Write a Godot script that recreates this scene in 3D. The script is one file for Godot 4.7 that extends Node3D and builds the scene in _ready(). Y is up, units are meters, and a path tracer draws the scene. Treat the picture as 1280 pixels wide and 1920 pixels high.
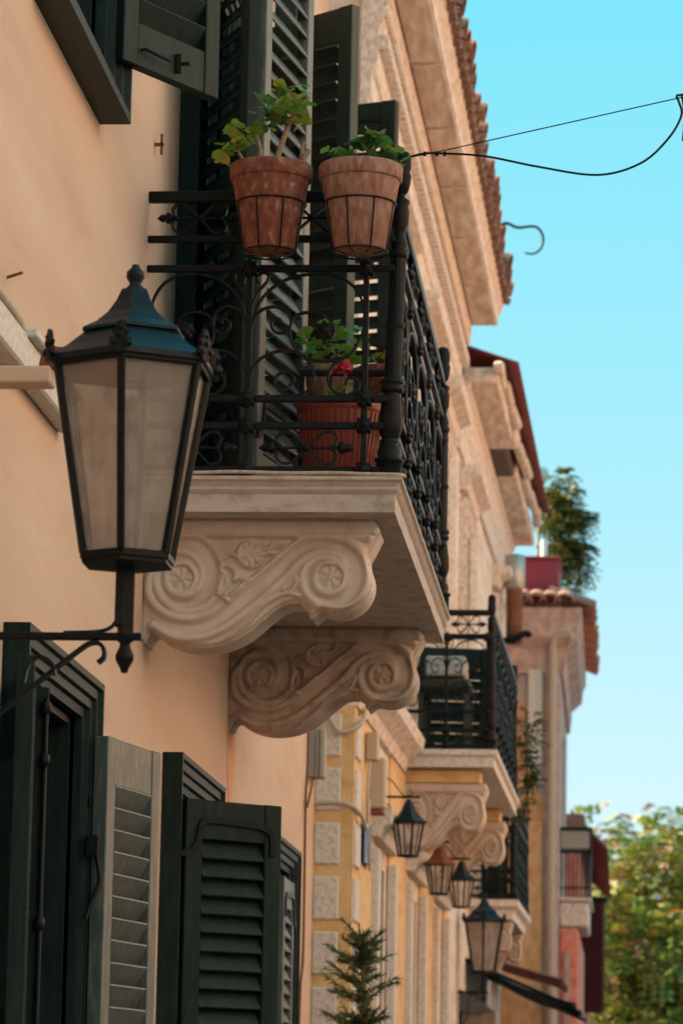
extends Node3D
# ---------------------------------------------------------------- helpers
var M := {}
var taken := {}
var rng := RandomNumberGenerator.new()
const UP := Vector3.UP

func P(x: float, y: float, d: float) -> Vector3:   # x metres out from the near wall, y height, d metres along the street
	return Vector3(x, y, -d)

func begin() -> SurfaceTool:
	var st := SurfaceTool.new()
	st.begin(Mesh.PRIMITIVE_TRIANGLES)
	st.set_smooth_group(-1)
	return st

func fin(st: SurfaceTool) -> ArrayMesh:
	st.generate_normals()
	return st.commit()

func tri(st: SurfaceTool, a: Vector3, b: Vector3, c: Vector3) -> void:   # counter-clockwise from outside
	st.add_vertex(a); st.add_vertex(c); st.add_vertex(b)

func quad(st: SurfaceTool, a: Vector3, b: Vector3, c: Vector3, d: Vector3) -> void:
	tri(st, a, b, c); tri(st, a, c, d)

func facet(st: SurfaceTool, p: Array, c: Vector3) -> void:    # convex face turned away from c
	var n: Vector3 = (p[1] - p[0]).cross(p[2] - p[0])
	var q := p.duplicate()
	if n.dot(p[0] - c) < 0.0:
		q.reverse()
	for i in range(1, q.size() - 1):
		tri(st, q[0], q[i], q[i + 1])

func box(st: SurfaceTool, c: Vector3, s: Vector3, b := Basis(), bev := 0.0) -> void:
	var h := s * 0.5
	bev = minf(bev, minf(h.x, minf(h.y, h.z)) * 0.6)
	var pt := func(k: int, sx: float, sy: float, sz: float) -> Vector3:
		var v := Vector3(sx * (h.x - bev), sy * (h.y - bev), sz * (h.z - bev))
		v[k] += bev * [sx, sy, sz][k]
		return c + b * v
	var sg := [-1.0, 1.0]
	for k in 3:
		for s1 in sg:
			var q := []
			for w in [[-1, -1], [1, -1], [1, 1], [-1, 1]]:
				var v := [0.0, 0.0, 0.0]
				v[k] = s1; v[(k + 1) % 3] = float(w[0]); v[(k + 2) % 3] = float(w[1])
				q.append(pt.call(k, v[0], v[1], v[2]))
			facet(st, q, c)
	if bev <= 0.0:
		return
	for k in 3:
		var i := (k + 1) % 3
		var j := (k + 2) % 3
		for s1 in sg:
			for s2 in sg:
				var v := [0.0, 0.0, 0.0]
				v[i] = s1; v[j] = s2
				v[k] = -1.0
				var a: Vector3 = pt.call(i, v[0], v[1], v[2])
				var d: Vector3 = pt.call(j, v[0], v[1], v[2])
				v[k] = 1.0
				facet(st, [a, pt.call(i, v[0], v[1], v[2]), pt.call(j, v[0], v[1], v[2]), d], c)
	for a in sg:
		for e in sg:
			for f in sg:
				facet(st, [pt.call(0, a, e, f), pt.call(1, a, e, f), pt.call(2, a, e, f)], c)

func boxab(st: SurfaceTool, a: Vector3, b: Vector3, bev := 0.0) -> void:
	box(st, (a + b) * 0.5, (b - a).abs(), Basis(), bev)

func lathe(st: SurfaceTool, at: Vector3, prof: Array, n := 20, axis := Basis(), flute := 0.0, smooth := 0) -> void:
	st.set_smooth_group(smooth if smooth >= 0 else -1)
	var ring := func(p: Vector2, i: int) -> Vector3:
		var a := TAU * i / n
		var r := p.x * (1.0 + (flute * cos(a * n / 2.0) if flute > 0.0 else 0.0))
		return at + axis * Vector3(r * cos(a), p.y, r * sin(a))
	for k in prof.size() - 1:
		for i in n:
			var a: Vector3 = ring.call(prof[k], i)
			var b: Vector3 = ring.call(prof[k], i + 1)
			var c: Vector3 = ring.call(prof[k + 1], i + 1)
			var d: Vector3 = ring.call(prof[k + 1], i)
			# profile runs upwards: outside sees a right of b
			if prof[k].x > 0.00001: tri(st, a, c, b)
			if prof[k + 1].x > 0.00001: tri(st, a, d, c)
	st.set_smooth_group(-1)

func spline(pts: Array, sub := 4) -> Array:
	var o := []
	for i in pts.size() - 1:
		var p0 = pts[maxi(i - 1, 0)]
		var p1 = pts[i]
		var p2 = pts[i + 1]
		var p3 = pts[mini(i + 2, pts.size() - 1)]
		for s in sub:
			o.append(p1.cubic_interpolate(p2, p0, p3, float(s) / sub))
	o.append(pts[-1])
	return o

func tube(st: SurfaceTool, pts: Array, r0: float, r1 := -1.0, n := 8) -> void:
	if r1 < 0.0: r1 = r0
	st.set_smooth_group(1)
	var rings := []
	var nx := Vector3.ZERO
	for i in pts.size():
		var t: Vector3 = (pts[mini(i + 1, pts.size() - 1)] - pts[maxi(i - 1, 0)]).normalized()
		if nx == Vector3.ZERO:
			nx = t.cross(Vector3(0.31, 0.2, 0.93)).normalized()
		nx = (nx - t * nx.dot(t)).normalized()
		var ny := t.cross(nx)
		var r := lerpf(r0, r1, float(i) / maxi(1, pts.size() - 1))
		var ring := []
		for k in n:
			ring.append(pts[i] + nx * r * cos(TAU * k / n) + ny * r * sin(TAU * k / n))
		rings.append(ring)
	for i in rings.size() - 1:
		for k in n:
			quad(st, rings[i][k], rings[i][(k + 1) % n], rings[i + 1][(k + 1) % n], rings[i + 1][k])
	st.set_smooth_group(-1)
	for k in range(1, n - 1):
		tri(st, rings[0][0], rings[0][k + 1], rings[0][k])
		tri(st, rings[-1][0], rings[-1][k], rings[-1][k + 1])

func bar(st: SurfaceTool, pts: Array, w: float, t: float, nrm: Vector3) -> void:   # flat iron bent in the plane across nrm
	var rings := []
	for i in pts.size():
		var tg: Vector3 = (pts[mini(i + 1, pts.size() - 1)] - pts[maxi(i - 1, 0)]).normalized()
		var side := nrm.cross(tg).normalized() * t * 0.5
		var nn := nrm * w * 0.5
		rings.append([pts[i] + side + nn, pts[i] - side + nn, pts[i] - side - nn, pts[i] + side - nn])
	for i in rings.size() - 1:
		for k in 4:
			st.set_smooth_group(2 + k)
			quad(st, rings[i][(k + 1) % 4], rings[i][k], rings[i + 1][k], rings[i + 1][(k + 1) % 4])
	st.set_smooth_group(-1)
	quad(st, rings[0][0], rings[0][1], rings[0][2], rings[0][3])
	var e = rings[-1]
	quad(st, e[3], e[2], e[1], e[0])

func extrude(st: SurfaceTool, poly: PackedVector2Array, o: Vector3, ex: Vector3, ey: Vector3, ez: Vector3, depth: float, group := -1) -> void:
	var q := poly.duplicate()
	if Geometry2D.is_polygon_clockwise(q):
		q.reverse()
	var flip := ex.cross(ey).dot(ez) < 0.0
	var t := Geometry2D.triangulate_polygon(q)
	var at := func(v: Vector2, z: float) -> Vector3: return o + ex * v.x + ey * v.y + ez * z
	for i in range(0, t.size(), 3):
		var a := q[t[i]]
		var b := q[t[i + 1]]
		var c := q[t[i + 2]]
		if (b - a).cross(c - a) < 0.0:
			var s := b
			b = c; c = s
		if flip:
			tri(st, at.call(a, 0.0), at.call(b, 0.0), at.call(c, 0.0)); tri(st, at.call(a, depth), at.call(c, depth), at.call(b, depth))
		else:
			tri(st, at.call(a, 0.0), at.call(c, 0.0), at.call(b, 0.0)); tri(st, at.call(a, depth), at.call(b, depth), at.call(c, depth))
	st.set_smooth_group(group)
	for i in q.size():
		var a := q[i]
		var b := q[(i + 1) % q.size()]
		if flip:
			quad(st, at.call(b, 0.0), at.call(a, 0.0), at.call(a, depth), at.call(b, depth))
		else:
			quad(st, at.call(a, 0.0), at.call(b, 0.0), at.call(b, depth), at.call(a, depth))
	st.set_smooth_group(-1)

func sweep(st: SurfaceTool, path: Array, prof: Array, up: Vector3, cap := true) -> void:   # mitred moulding; prof = (out, up), out is right of the path seen from up
	var rings := []
	for i in path.size():
		var n1 := Vector3.ZERO
		var n2 := Vector3.ZERO
		if i > 0: n1 = (path[i] - path[i - 1]).normalized().cross(up)
		if i < path.size() - 1: n2 = (path[i + 1] - path[i]).normalized().cross(up)
		if i == 0: n1 = n2
		if i == path.size() - 1: n2 = n1
		var m := (n1 + n2) / (1.0 + n1.dot(n2))
		var ring := []
		for p in prof: ring.append(path[i] + m * p.x + up * p.y)
		rings.append(ring)
	for i in rings.size() - 1:
		for k in prof.size() - 1:
			quad(st, rings[i][k], rings[i + 1][k], rings[i + 1][k + 1], rings[i][k + 1])
	if cap:
		var q := PackedVector2Array(prof)
		var t := Geometry2D.triangulate_polygon(q)
		for i in range(0, t.size(), 3):
			tri(st, rings[0][t[i]], rings[0][t[i + 1]], rings[0][t[i + 2]])
			tri(st, rings[-1][t[i]], rings[-1][t[i + 2]], rings[-1][t[i + 1]])

func wallmesh(fr: Dictionary, u0: float, u1: float, v0: float, v1: float, th: float, holes: Array) -> ArrayMesh:
	var st := begin()
	var us := [u0, u1]
	var vs := [v0, v1]
	for h in holes:
		us.append_array([h[0], h[1]]); vs.append_array([h[2], h[3]])
	us.sort(); vs.sort()
	for i in us.size() - 1:
		for j in vs.size() - 1:
			if us[i + 1] - us[i] < 0.0001 or vs[j + 1] - vs[j] < 0.0001: continue
			var cu: float = (us[i] + us[i + 1]) * 0.5
			var cv: float = (vs[j] + vs[j + 1]) * 0.5
			var hole := false
			for h in holes:
				if cu > h[0] and cu < h[1] and cv > h[2] and cv < h[3]: hole = true
			if hole: continue
			var a := F(fr, us[i], vs[j], 0.0); var b := F(fr, us[i + 1], vs[j], 0.0)
			var c := F(fr, us[i + 1], vs[j + 1], 0.0); var d := F(fr, us[i], vs[j + 1], 0.0)
			var k: Vector3 = fr.n * -th
			facet(st, [a, b, c, d], a + k)
			facet(st, [a + k, b + k, c + k, d + k], a)
	var rects := holes.duplicate()
	rects.append([u0, u1, v0, v1])
	for h in rects:
		var q := [F(fr, h[0], h[2], 0), F(fr, h[1], h[2], 0), F(fr, h[1], h[3], 0), F(fr, h[0], h[3], 0)]
		for k in 4:
			var e: Vector3 = fr.n * -th
			quad(st, q[k], q[(k + 1) % 4], q[(k + 1) % 4] + e, q[k] + e)
	return fin(st)

func frame(x: float, d: float, a: float) -> Dictionary:
	return {"o": P(x, 0, d), "u": Vector3(sin(a), 0, -cos(a)), "n": Vector3(cos(a), 0, sin(a))}

func F(fr: Dictionary, u: float, v: float, o: float) -> Vector3:
	return fr.o + fr.u * u + UP * v + fr.n * o

func FB(fr: Dictionary) -> Basis:    # local x along the wall, y up, z out
	return Basis(fr.u, UP, fr.n)

func numbered(called: String) -> String:
	var k: int = taken.get(called, -1) + 1
	taken[called] = k
	return called if k == 0 else "%s_%03d" % [called, k]

func thing(called: String, label: String, category: String, at: Vector3, group := "") -> Node3D:
	var o := Node3D.new()
	o.name = numbered(called)
	o.position = at
	o.set_meta("label", label); o.set_meta("category", category)
	if group: o.set_meta("group", group)
	add_child(o)
	return o

func part(parent: Node3D, called: String, mesh: Mesh, m: Material, world := true) -> MeshInstance3D:   # world: the mesh is in world coordinates
	var o := MeshInstance3D.new()
	o.name = called
	o.mesh = mesh
	o.material_override = m
	parent.add_child(o, true)
	if world: o.position = -parent.position if parent.get_parent() == self else Vector3.ZERO
	return o

func node(parent: Node3D, called: String, t := Transform3D(), world := true) -> Node3D:
	var o := Node3D.new()
	o.name = called
	o.transform = t
	if world: o.position = t.origin - parent.position
	parent.add_child(o, true)
	return o

func structure(called: String, mesh: Mesh, m: Material) -> MeshInstance3D:
	var o := MeshInstance3D.new()
	o.name = called; o.mesh = mesh; o.material_override = m
	o.set_meta("kind", "structure")
	add_child(o)
	return o

# ---------------------------------------------------------------- materials
func lin(r: float, g: float, b: float) -> Color:
	return Color(r, g, b).linear_to_srgb()

func noise(seed_: int, freq: float, oct := 4, size := 512, type := FastNoiseLite.TYPE_SIMPLEX_SMOOTH) -> NoiseTexture2D:
	var f := FastNoiseLite.new()
	f.seed = seed_; f.frequency = freq; f.fractal_octaves = oct; f.noise_type = type
	var t := NoiseTexture2D.new()
	t.width = size; t.height = size; t.seamless = true; t.noise = f
	return t

func ramp(t: NoiseTexture2D, stops: Array) -> NoiseTexture2D:
	var g := Gradient.new()
	var off := PackedFloat32Array()
	var col := PackedColorArray()
	for s in stops:
		off.append(s[0]); col.append(s[1])
	g.offsets = off; g.colors = col
	t.color_ramp = g
	return t

func bumpy(seed_: int, freq: float, strength: float, oct := 4) -> NoiseTexture2D:
	var t := noise(seed_, freq, oct)
	t.as_normal_map = true; t.bump_strength = strength
	return t

func mat(called: String, c: Color, rough := 0.8, o := {}) -> StandardMaterial3D:
	var m := StandardMaterial3D.new()
	m.resource_name = called
	m.albedo_color = c
	m.roughness = rough
	if o.has("tex"):
		m.albedo_texture = o.tex
	if o.has("bump"):
		m.normal_enabled = true; m.normal_texture = o.bump; m.normal_scale = o.get("bumps", 0.6)
	if o.has("rtex"):
		m.roughness_texture = o.rtex
	if o.has("tex") or o.has("bump") or o.has("rtex"):
		m.uv1_triplanar = true; m.uv1_world_triplanar = true
		m.uv1_scale = o.get("scale", Vector3.ONE)
	if o.has("detail"):
		m.detail_enabled = true; m.detail_albedo = o.detail; m.detail_mask = o.mask; m.detail_blend_mode = BaseMaterial3D.BLEND_MODE_MIX
	if o.has("spec"): m.metallic_specular = o.spec
	if o.has("metal"): m.metallic = o.metal
	if o.has("back"):
		m.backlight_enabled = true; m.backlight = o.back
	M[called] = m
	return m

func tones(seed_: int, freq: float, a: Color, b: Color, c: Color, oct := 5, type := FastNoiseLite.TYPE_SIMPLEX_SMOOTH) -> NoiseTexture2D:
	return ramp(noise(seed_, freq, oct, 512, type), [[0.0, a], [0.42, b], [0.62, b.lerp(c, 0.5)], [1.0, c]])

func materials() -> void:
	var grain := bumpy(3, 0.06, 3.0)
	var fine := bumpy(4, 0.02, 5.0)
	mat("peach", Color.WHITE, 0.92, {"tex": ramp(noise(11, 0.010, 6), [[0.0, lin(.54, .36, .25)], [.30, lin(.64, .435, .315)], [.5, lin(.665, .46, .335)], [.8, lin(.69, .485, .36)], [1.0, lin(.72, .53, .41)]]), "bump": fine, "bumps": 0.2, "scale": Vector3(.5, .5, .10)})
	mat("orange_plaster", Color.WHITE, .9, {"tex": tones(43, 0.02, lin(.48, .25, .12), lin(.60, .34, .17), lin(.66, .42, .26)), "scale": Vector3(.8, .5, .8)})
	mat("patch", lin(.70, .36, .20), .9)
	mat("cream", Color.WHITE, 0.92, {"tex": tones(12, 0.01, lin(.60, .44, .34), lin(.77, .61, .50), lin(.83, .72, .63)), "bump": fine, "bumps": 0.8, "scale": Vector3(.8, .7, .14)})
	mat("old_stone", Color.WHITE, 0.9, {"tex": ramp(noise(13, 0.03, 6), [[0.0, lin(.46, .35, .29)], [.35, lin(.67, .54, .46)], [.6, lin(.76, .65, .57)], [1.0, lin(.85, .79, .73)]]), "bump": fine, "bumps": 0.8, "scale": Vector3(1.4, 1.1, .28)})
	mat("worn_soffit", Color.WHITE, 0.92, {"tex": ramp(noise(14, 0.013, 6), [[0.0, lin(.50, .36, .28)], [.35, lin(.64, .49, .39)], [.6, lin(.72, .59, .49)], [.8, lin(.81, .72, .64)], [1.0, lin(.85, .79, .73)]]), "bump": fine, "bumps": 0.8, "scale": Vector3(1.3, 1.3, .26)})
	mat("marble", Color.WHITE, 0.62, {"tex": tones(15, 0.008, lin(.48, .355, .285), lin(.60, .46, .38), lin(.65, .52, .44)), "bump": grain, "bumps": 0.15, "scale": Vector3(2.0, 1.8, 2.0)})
	mat("grimy_shaded_marble", Color.WHITE, 0.7, {"tex": tones(41, 0.012, lin(.24, .16, .12), lin(.45, .34, .27), lin(.56, .45, .37)), "bump": grain, "bumps": 0.15, "scale": Vector3(1.8, 1.8, 1.8)})  # brown grime, with the shade under the slab also darkened into the colour
	mat("slab_stone", Color.WHITE, 0.8, {"tex": tones(16, 0.015, lin(.33, .255, .21), lin(.49, .395, .335), lin(.56, .465, .40)), "bump": grain, "bumps": 0.3, "scale": Vector3(1.2, 2.2, 1.2)})
	mat("ochre", Color.WHITE, 0.9, {"tex": tones(17, 0.012, lin(.60, .36, .15), lin(.73, .47, .22), lin(.77, .53, .28)), "bump": fine, "bumps": 0.5, "scale": Vector3(1, 1, .25)})
	mat("whitewash", Color.WHITE, 0.95, {"tex": tones(18, 0.02, lin(.52, .45, .39), lin(.66, .59, .53), lin(.74, .68, .62)), "bump": fine, "bumps": 1.0, "scale": Vector3(2.5, 2.5, 2.5)})
	mat("pink_plaster", Color.WHITE, 0.9, {"tex": tones(19, 0.015, lin(.36, .22, .19), lin(.50, .32, .28), lin(.60, .44, .40)), "bump": fine, "bumps": 0.7, "scale": Vector3(.9, .6, .25)})
	mat("patched_plaster", Color.WHITE, 0.92, {"tex": ramp(noise(20, 0.008, 5), [[0.0, lin(.33, .27, .25)], [.44, lin(.47, .38, .34)], [.5, lin(.60, .30, .13)], [1.0, lin(.64, .36, .18)]]), "bump": fine, "bumps": 0.8, "scale": Vector3(.5, .3, .5)})
	mat("red_plaster", Color.WHITE, 0.85, {"tex": tones(21, 0.015, lin(.58, .15, .10), lin(.72, .22, .15), lin(.76, .32, .24))})
	mat("green_paint", Color.WHITE, 0.52, {"tex": tones(22, 0.02, lin(.006, .014, .012), lin(.010, .022, .019), lin(.018, .032, .029)), "bump": grain, "bumps": 0.12, "scale": Vector3(3, .5, 3), "spec": .27})
	mat("worn_sheen_paint", Color.WHITE, 0.5, {"tex": ramp(noise(23, 0.02, 5), [[0.0, lin(.05, .07, .064)], [.45, lin(.085, .10, .092)], [.7, lin(.13, .135, .12)], [1.0, lin(.24, .22, .19)]]), "bump": grain, "bumps": 0.3, "scale": Vector3(4, .6, 4)})  # worn green, lightened so the colour carries the sky reflected on the leaves
	mat("olive_paint", Color.WHITE, 0.5, {"tex": tones(24, 0.02, lin(.018, .026, .016), lin(.030, .042, .028), lin(.045, .058, .042)), "scale": Vector3(3, .6, 3)})
	mat("iron", Color.WHITE, 0.45, {"tex": tones(25, 0.03, lin(.004, .0045, .005), lin(.008, .0085, .009), lin(.016, .016, .016)), "bump": grain, "bumps": 0.2, "scale": Vector3(4, 4, 4), "spec": .27})
	mat("lamp_paint", Color.WHITE, 0.45, {"tex": ramp(noise(26, 0.03, 5), [[0.0, lin(.005, .009, .012)], [.6, lin(.008, .018, .026)], [.84, lin(.018, .026, .03)], [.95, lin(.08, .07, .06)], [1.0, lin(.30, .27, .24)]]), "bump": grain, "bumps": 0.25, "scale": Vector3(3, 3, 3), "spec": .28})
	mat("rust", Color.WHITE, 0.9, {"tex": tones(27, 0.04, lin(.05, .02, .01), lin(.16, .06, .03), lin(.3, .14, .07)), "scale": Vector3(5, 5, 5)})
	mat("terracotta", Color.WHITE, 0.88, {"tex": ramp(noise(28, 0.016, 5), [[0.0, lin(.10, .028, .016)], [.45, lin(.19, .055, .031)], [.66, lin(.24, .08, .048)], [.8, lin(.34, .20, .15)], [1.0, lin(.46, .34, .28)]]), "bump": grain, "bumps": 0.3, "scale": Vector3(4, 2, 4)})
	mat("pale_terracotta", Color.WHITE, 0.9, {"tex": ramp(noise(29, 0.016, 5), [[0.0, lin(.19, .065, .04)], [.42, lin(.28, .12, .08)], [.62, lin(.34, .19, .14)], [1.0, lin(.47, .37, .31)]]), "bump": grain, "bumps": 0.3, "scale": Vector3(5, 1.6, 5)})
	mat("red_plastic", lin(.22, .030, .018), 0.45)
	mat("soil", lin(.03, .02, .014), 1.0)
	mat("stem", Color.WHITE, 0.9, {"tex": tones(30, 0.04, lin(.10, .06, .04), lin(.24, .15, .10), lin(.42, .32, .24)), "scale": Vector3(8, 8, 8)})
	mat("leaf", lin(.13, .22, .035), 0.5, {"back": lin(.16, .26, .03)})
	mat("dark_leaf", lin(.055, .14, .04), 0.45, {"back": lin(.07, .17, .03)})
	mat("yellow_leaf", lin(.26, .24, .04), 0.55, {"back": lin(.25, .22, .03)})
	mat("petal", lin(.62, .02, .07), 0.6)
	mat("pipe", Color.WHITE, 0.6, {"tex": tones(31, 0.03, lin(.30, .22, .16), lin(.48, .37, .28), lin(.55, .44, .35)), "scale": Vector3(3, 3, 3)})
	mat("grey_box", lin(.33, .30, .26), 0.55)
	mat("beige_box", lin(.52, .40, .29), 0.6)
	mat("white_paint", Color.WHITE, 0.6, {"tex": tones(32, 0.02, lin(.42, .38, .34), lin(.60, .56, .51), lin(.68, .64, .59)), "bump": grain, "bumps": 0.3, "scale": Vector3(3, 3, 3)})
	mat("tile", Color.WHITE, 0.85, {"tex": tones(33, 0.02, lin(.22, .07, .045), lin(.40, .17, .11), lin(.55, .32, .24)), "bump": grain, "bumps": 0.4, "scale": Vector3(3, 3, 3)})
	mat("old_tile", Color.WHITE, 0.9, {"tex": tones(34, 0.02, lin(.10, .05, .04), lin(.26, .14, .10), lin(.44, .30, .24)), "bump": grain, "bumps": 0.4, "scale": Vector3(3, 3, 3)})
	mat("red_sheet", Color.WHITE, 0.5, {"tex": tones(35, 0.02, lin(.15, .025, .02), lin(.24, .04, .035), lin(.30, .08, .06))})
	mat("soot", Color.WHITE, 0.95, {"tex": tones(36, 0.02, lin(.02, .015, .012), lin(.07, .05, .04), lin(.22, .16, .12)), "scale": Vector3(2, 2, 2)})
	mat("maroon", lin(.09, .012, .018), 0.8)
	mat("maroon_wall", lin(.26, .04, .07), 0.8)
	mat("black_cloth", lin(.012, .011, .011), 0.8)
	mat("zinc", lin(.42, .42, .40), 0.4, {"metal": .6})
	mat("blue_plate", lin(.05, .13, .26), 0.35)
	mat("asphalt", Color.WHITE, 0.9, {"tex": tones(37, 0.05, lin(.06, .055, .05), lin(.10, .095, .088), lin(.15, .14, .13))})
	mat("paving", Color.WHITE, 0.9, {"tex": tones(38, 0.03, lin(.11, .10, .085), lin(.16, .14, .12), lin(.21, .185, .16))})
	mat("bark", Color.WHITE, 0.95, {"tex": tones(39, 0.03, lin(.04, .03, .02), lin(.10, .075, .055), lin(.16, .13, .1)), "scale": Vector3(3, .6, 3)})
	var g := mat("glass", Color(0.75, 0.82, 0.85, 0.12), 0.04)
	g.transparency = BaseMaterial3D.TRANSPARENCY_ALPHA
	var dirty := mat("lamp_glass", Color(1, 1, 1, 1), 0.3, {"tex": ramp(noise(40, 0.012, 5), [[0.0, Color(lin(.17, .12, .085), .58)], [.36, Color(lin(.40, .32, .27), .42)], [.7, Color(lin(.50, .42, .36), .34)], [1.0, Color(lin(.58, .51, .45), .28)]]), "scale": Vector3(3, 1.2, 3)})
	dirty.transparency = BaseMaterial3D.TRANSPARENCY_ALPHA
	var fm := mat("foliage", Color.WHITE, 0.55, {"back": lin(.30, .34, .06)})
	fm.vertex_color_use_as_albedo = true
	var fc := mat("needles", Color.WHITE, 0.7)
	fc.vertex_color_use_as_albedo = true

# ---------------------------------------------------------------- house parts
const SURROUND := [Vector2(0, -.02), Vector2(0, .022), Vector2(.022, .026), Vector2(.026, .040), Vector2(.050, .040), Vector2(.054, .052), Vector2(.078, .054), Vector2(.082, .066), Vector2(.10, .066), Vector2(.10, -.02)]

func surround(fr: Dictionary, u0: float, u1: float, v0: float, v1: float, prof: Array, sill := false) -> ArrayMesh:
	var st := begin()
	var path := [F(fr, u0, v0, 0), F(fr, u0, v1, 0), F(fr, u1, v1, 0), F(fr, u1, v0, 0)]
	if sill: path.append(F(fr, u0, v0, 0))
	var q := prof
	# outward must be away from the opening
	var n1: Vector3 = (path[1] - path[0]).normalized().cross(fr.n)
	if n1.dot(fr.u) > 0: path.reverse()
	sweep(st, path, q, fr.n)
	return fin(st)

func casement(parent: Node3D, fr: Dictionary, u0: float, u1: float, v0: float, v1: float, depth: float, m: Material) -> void:
	var st := begin()
	var b := FB(fr)
	var um := (u0 + u1) * .5
	for u in [[u0, .06], [u1 - .06, .06], [um - .04, .08]]:
		box(st, F(fr, u[0] + u[1] * .5, (v0 + v1) * .5, -depth), Vector3(u[1], v1 - v0, .05), b, .004)
	for v in [v0 + .05, v1 - .04, v0 + (v1 - v0) * .68]:
		box(st, F(fr, um, v, -depth - .003), Vector3(u1 - u0 - .01, .07, .045), b, .004)
	part(parent, "casement", fin(st), m)
	st = begin()
	for u in [u0 + .011, u1 - .011]: box(st, F(fr, u, (v0 + v1) * .5, -.165), Vector3(.02, v1 - v0 - .002, .31), b)
	box(st, F(fr, um, v1 - .012, -.165), Vector3(u1 - u0 - .045, .02, .31), b)
	part(parent, "jamb_lining", fin(st), m)
	st = begin()
	box(st, F(fr, um, (v0 + v1) * .5, -depth - .01), Vector3(u1 - u0 - .06, v1 - v0 - .04, .004), b)
	part(parent, "pane", fin(st), M.glass)

func shutter(house: Node3D, hx: float, hd: float, ex: float, ed: float, y0: float, y1: float, outer: float, m: Material, pitch := .061, label := "", solid := 0.0, tilt := 60.0, iron := true) -> Node3D:
	var hv := P(hx, y0, hd)
	var dv := P(ex, y0, ed) - hv
	var w := dv.length()
	var h := y1 - y0
	var x := dv.normalized()
	var z := x.cross(UP) * outer
	var b := Basis(x, UP, z)
	var n := node(house, "shutter", Transform3D(Basis(), Vector3.ZERO))
	n.position = -house.position
	if label: n.set_meta("label", label)
	var at := func(a: float, v: float, o: float) -> Vector3: return hv + x * a + UP * v + z * o
	var sw := .068
	for a in [sw * .5, w - sw * .5]:
		var st := begin()
		box(st, at.call(a, h * .5, 0), Vector3(sw, h, .042), b, .003)
		part(n, "stile", fin(st), m)
	var rails := [[0.0, .1 + solid], [h - .13, .13]]
	if h > 1.5: rails.append([h * .47, .09])
	for r in rails:
		var st := begin()
		box(st, at.call(w * .5, r[0] + r[1] * .5, 0), Vector3(w - 2 * sw - .001, r[1] - .002, .036), b, .003)
		part(n, "rail", fin(st), m)
	var sb := b * Basis(Vector3.RIGHT, deg_to_rad(tilt))
	var st0 := begin()
	box(st0, Vector3.ZERO, Vector3(w - 2 * sw - .002, .009, .074), sb, .003)
	var slat := fin(st0)
	var spans := [[rails[0][1], h - .13]]
	if h > 1.5: spans = [[rails[0][1], h * .47], [h * .47 + .09, h - .13]]
	for sp in spans:
		var cnt := int(round((sp[1] - sp[0]) / pitch))
		for i in cnt:
			var s := part(n, "slat", slat, m, false)
			s.position = at.call(w * .5, lerpf(sp[0], sp[1], (i + .5) / cnt), 0)
			s.rotate(x, rng.randf_range(-.035, .035))
	if iron:
		for e in [[.10, h - .13], [.10, .2]]:
			var k := begin()
			var pts := []
			for q in [[-.02, -.05], [.02, -.045], [.05, .0], [.06, .05], [.10, .065], [w * .6, .06], [w - .09, .055], [w - .045, .03], [w - .04, -.04]]:
				pts.append(at.call(q[0], e[1] + q[1], .025))
			bar(k, spline(pts, 3), .008, .022, z)
			part(n, "hinge_strap", fin(k), M.iron)
	return n

# ---------------------------------------------------------------- carved console
const CU := .367 * .00167      # metres for a unit of the tracing
const OUTLINE := [[45, 15], [1222, 15], [1250, 70], [1212, 150], [1188, 192], [1192, 230], [1212, 300], [1205, 370], [1170, 430], [1110, 475], [1040, 490], [975, 480], [945, 490], [910, 517], [893, 475], [850, 440], [770, 448], [690, 505], [590, 592], [500, 640], [400, 667], [280, 667], [170, 632], [100, 590], [62, 650], [40, 612], [42, 540]]
const RIDGES := [
	[[340, 100], [400, 140], [440, 200], [460, 270], [460, 330], [445, 390], [410, 440], [360, 475], [300, 493], [240, 490], [190, 465], [150, 425], [125, 375], [116, 320], [125, 270], [150, 225], [190, 195], [230, 183], [275, 190], [315, 215], [345, 255], [357, 300], [350, 345], [330, 378], [300, 402], [262, 412], [225, 405], [190, 378], [173, 335], [180, 290], [210, 258], [250, 245], [285, 255], [312, 285], [320, 325], [300, 365], [262, 385], [225, 378], [200, 350]],
	[[130, 262], [92, 310], [82, 370], [95, 430], [140, 482], [210, 518], [300, 528], [380, 510], [440, 470], [490, 425], [600, 330], [720, 222], [800, 152], [865, 112], [960, 102], [1060, 114], [1130, 150], [1180, 212], [1198, 280], [1193, 350], [1163, 418], [1110, 463], [1040, 478], [970, 468], [915, 433], [880, 385], [866, 325], [878, 272], [910, 236], [960, 216], [1010, 220], [1052, 245], [1078, 290], [1075, 335], [1052, 372], [1005, 393], [960, 382], [934, 345], [932, 300], [955, 265], [1000, 250], [1040, 268]],
	[[105, 575], [200, 618], [300, 628], [400, 608], [500, 558], [600, 480], [700, 393], [790, 308], [840, 247], [900, 203], [960, 186], [1020, 192], [1066, 222], [1086, 270]],
	[[45, 100], [300, 97], [700, 98], [1190, 104]],
]
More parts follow.
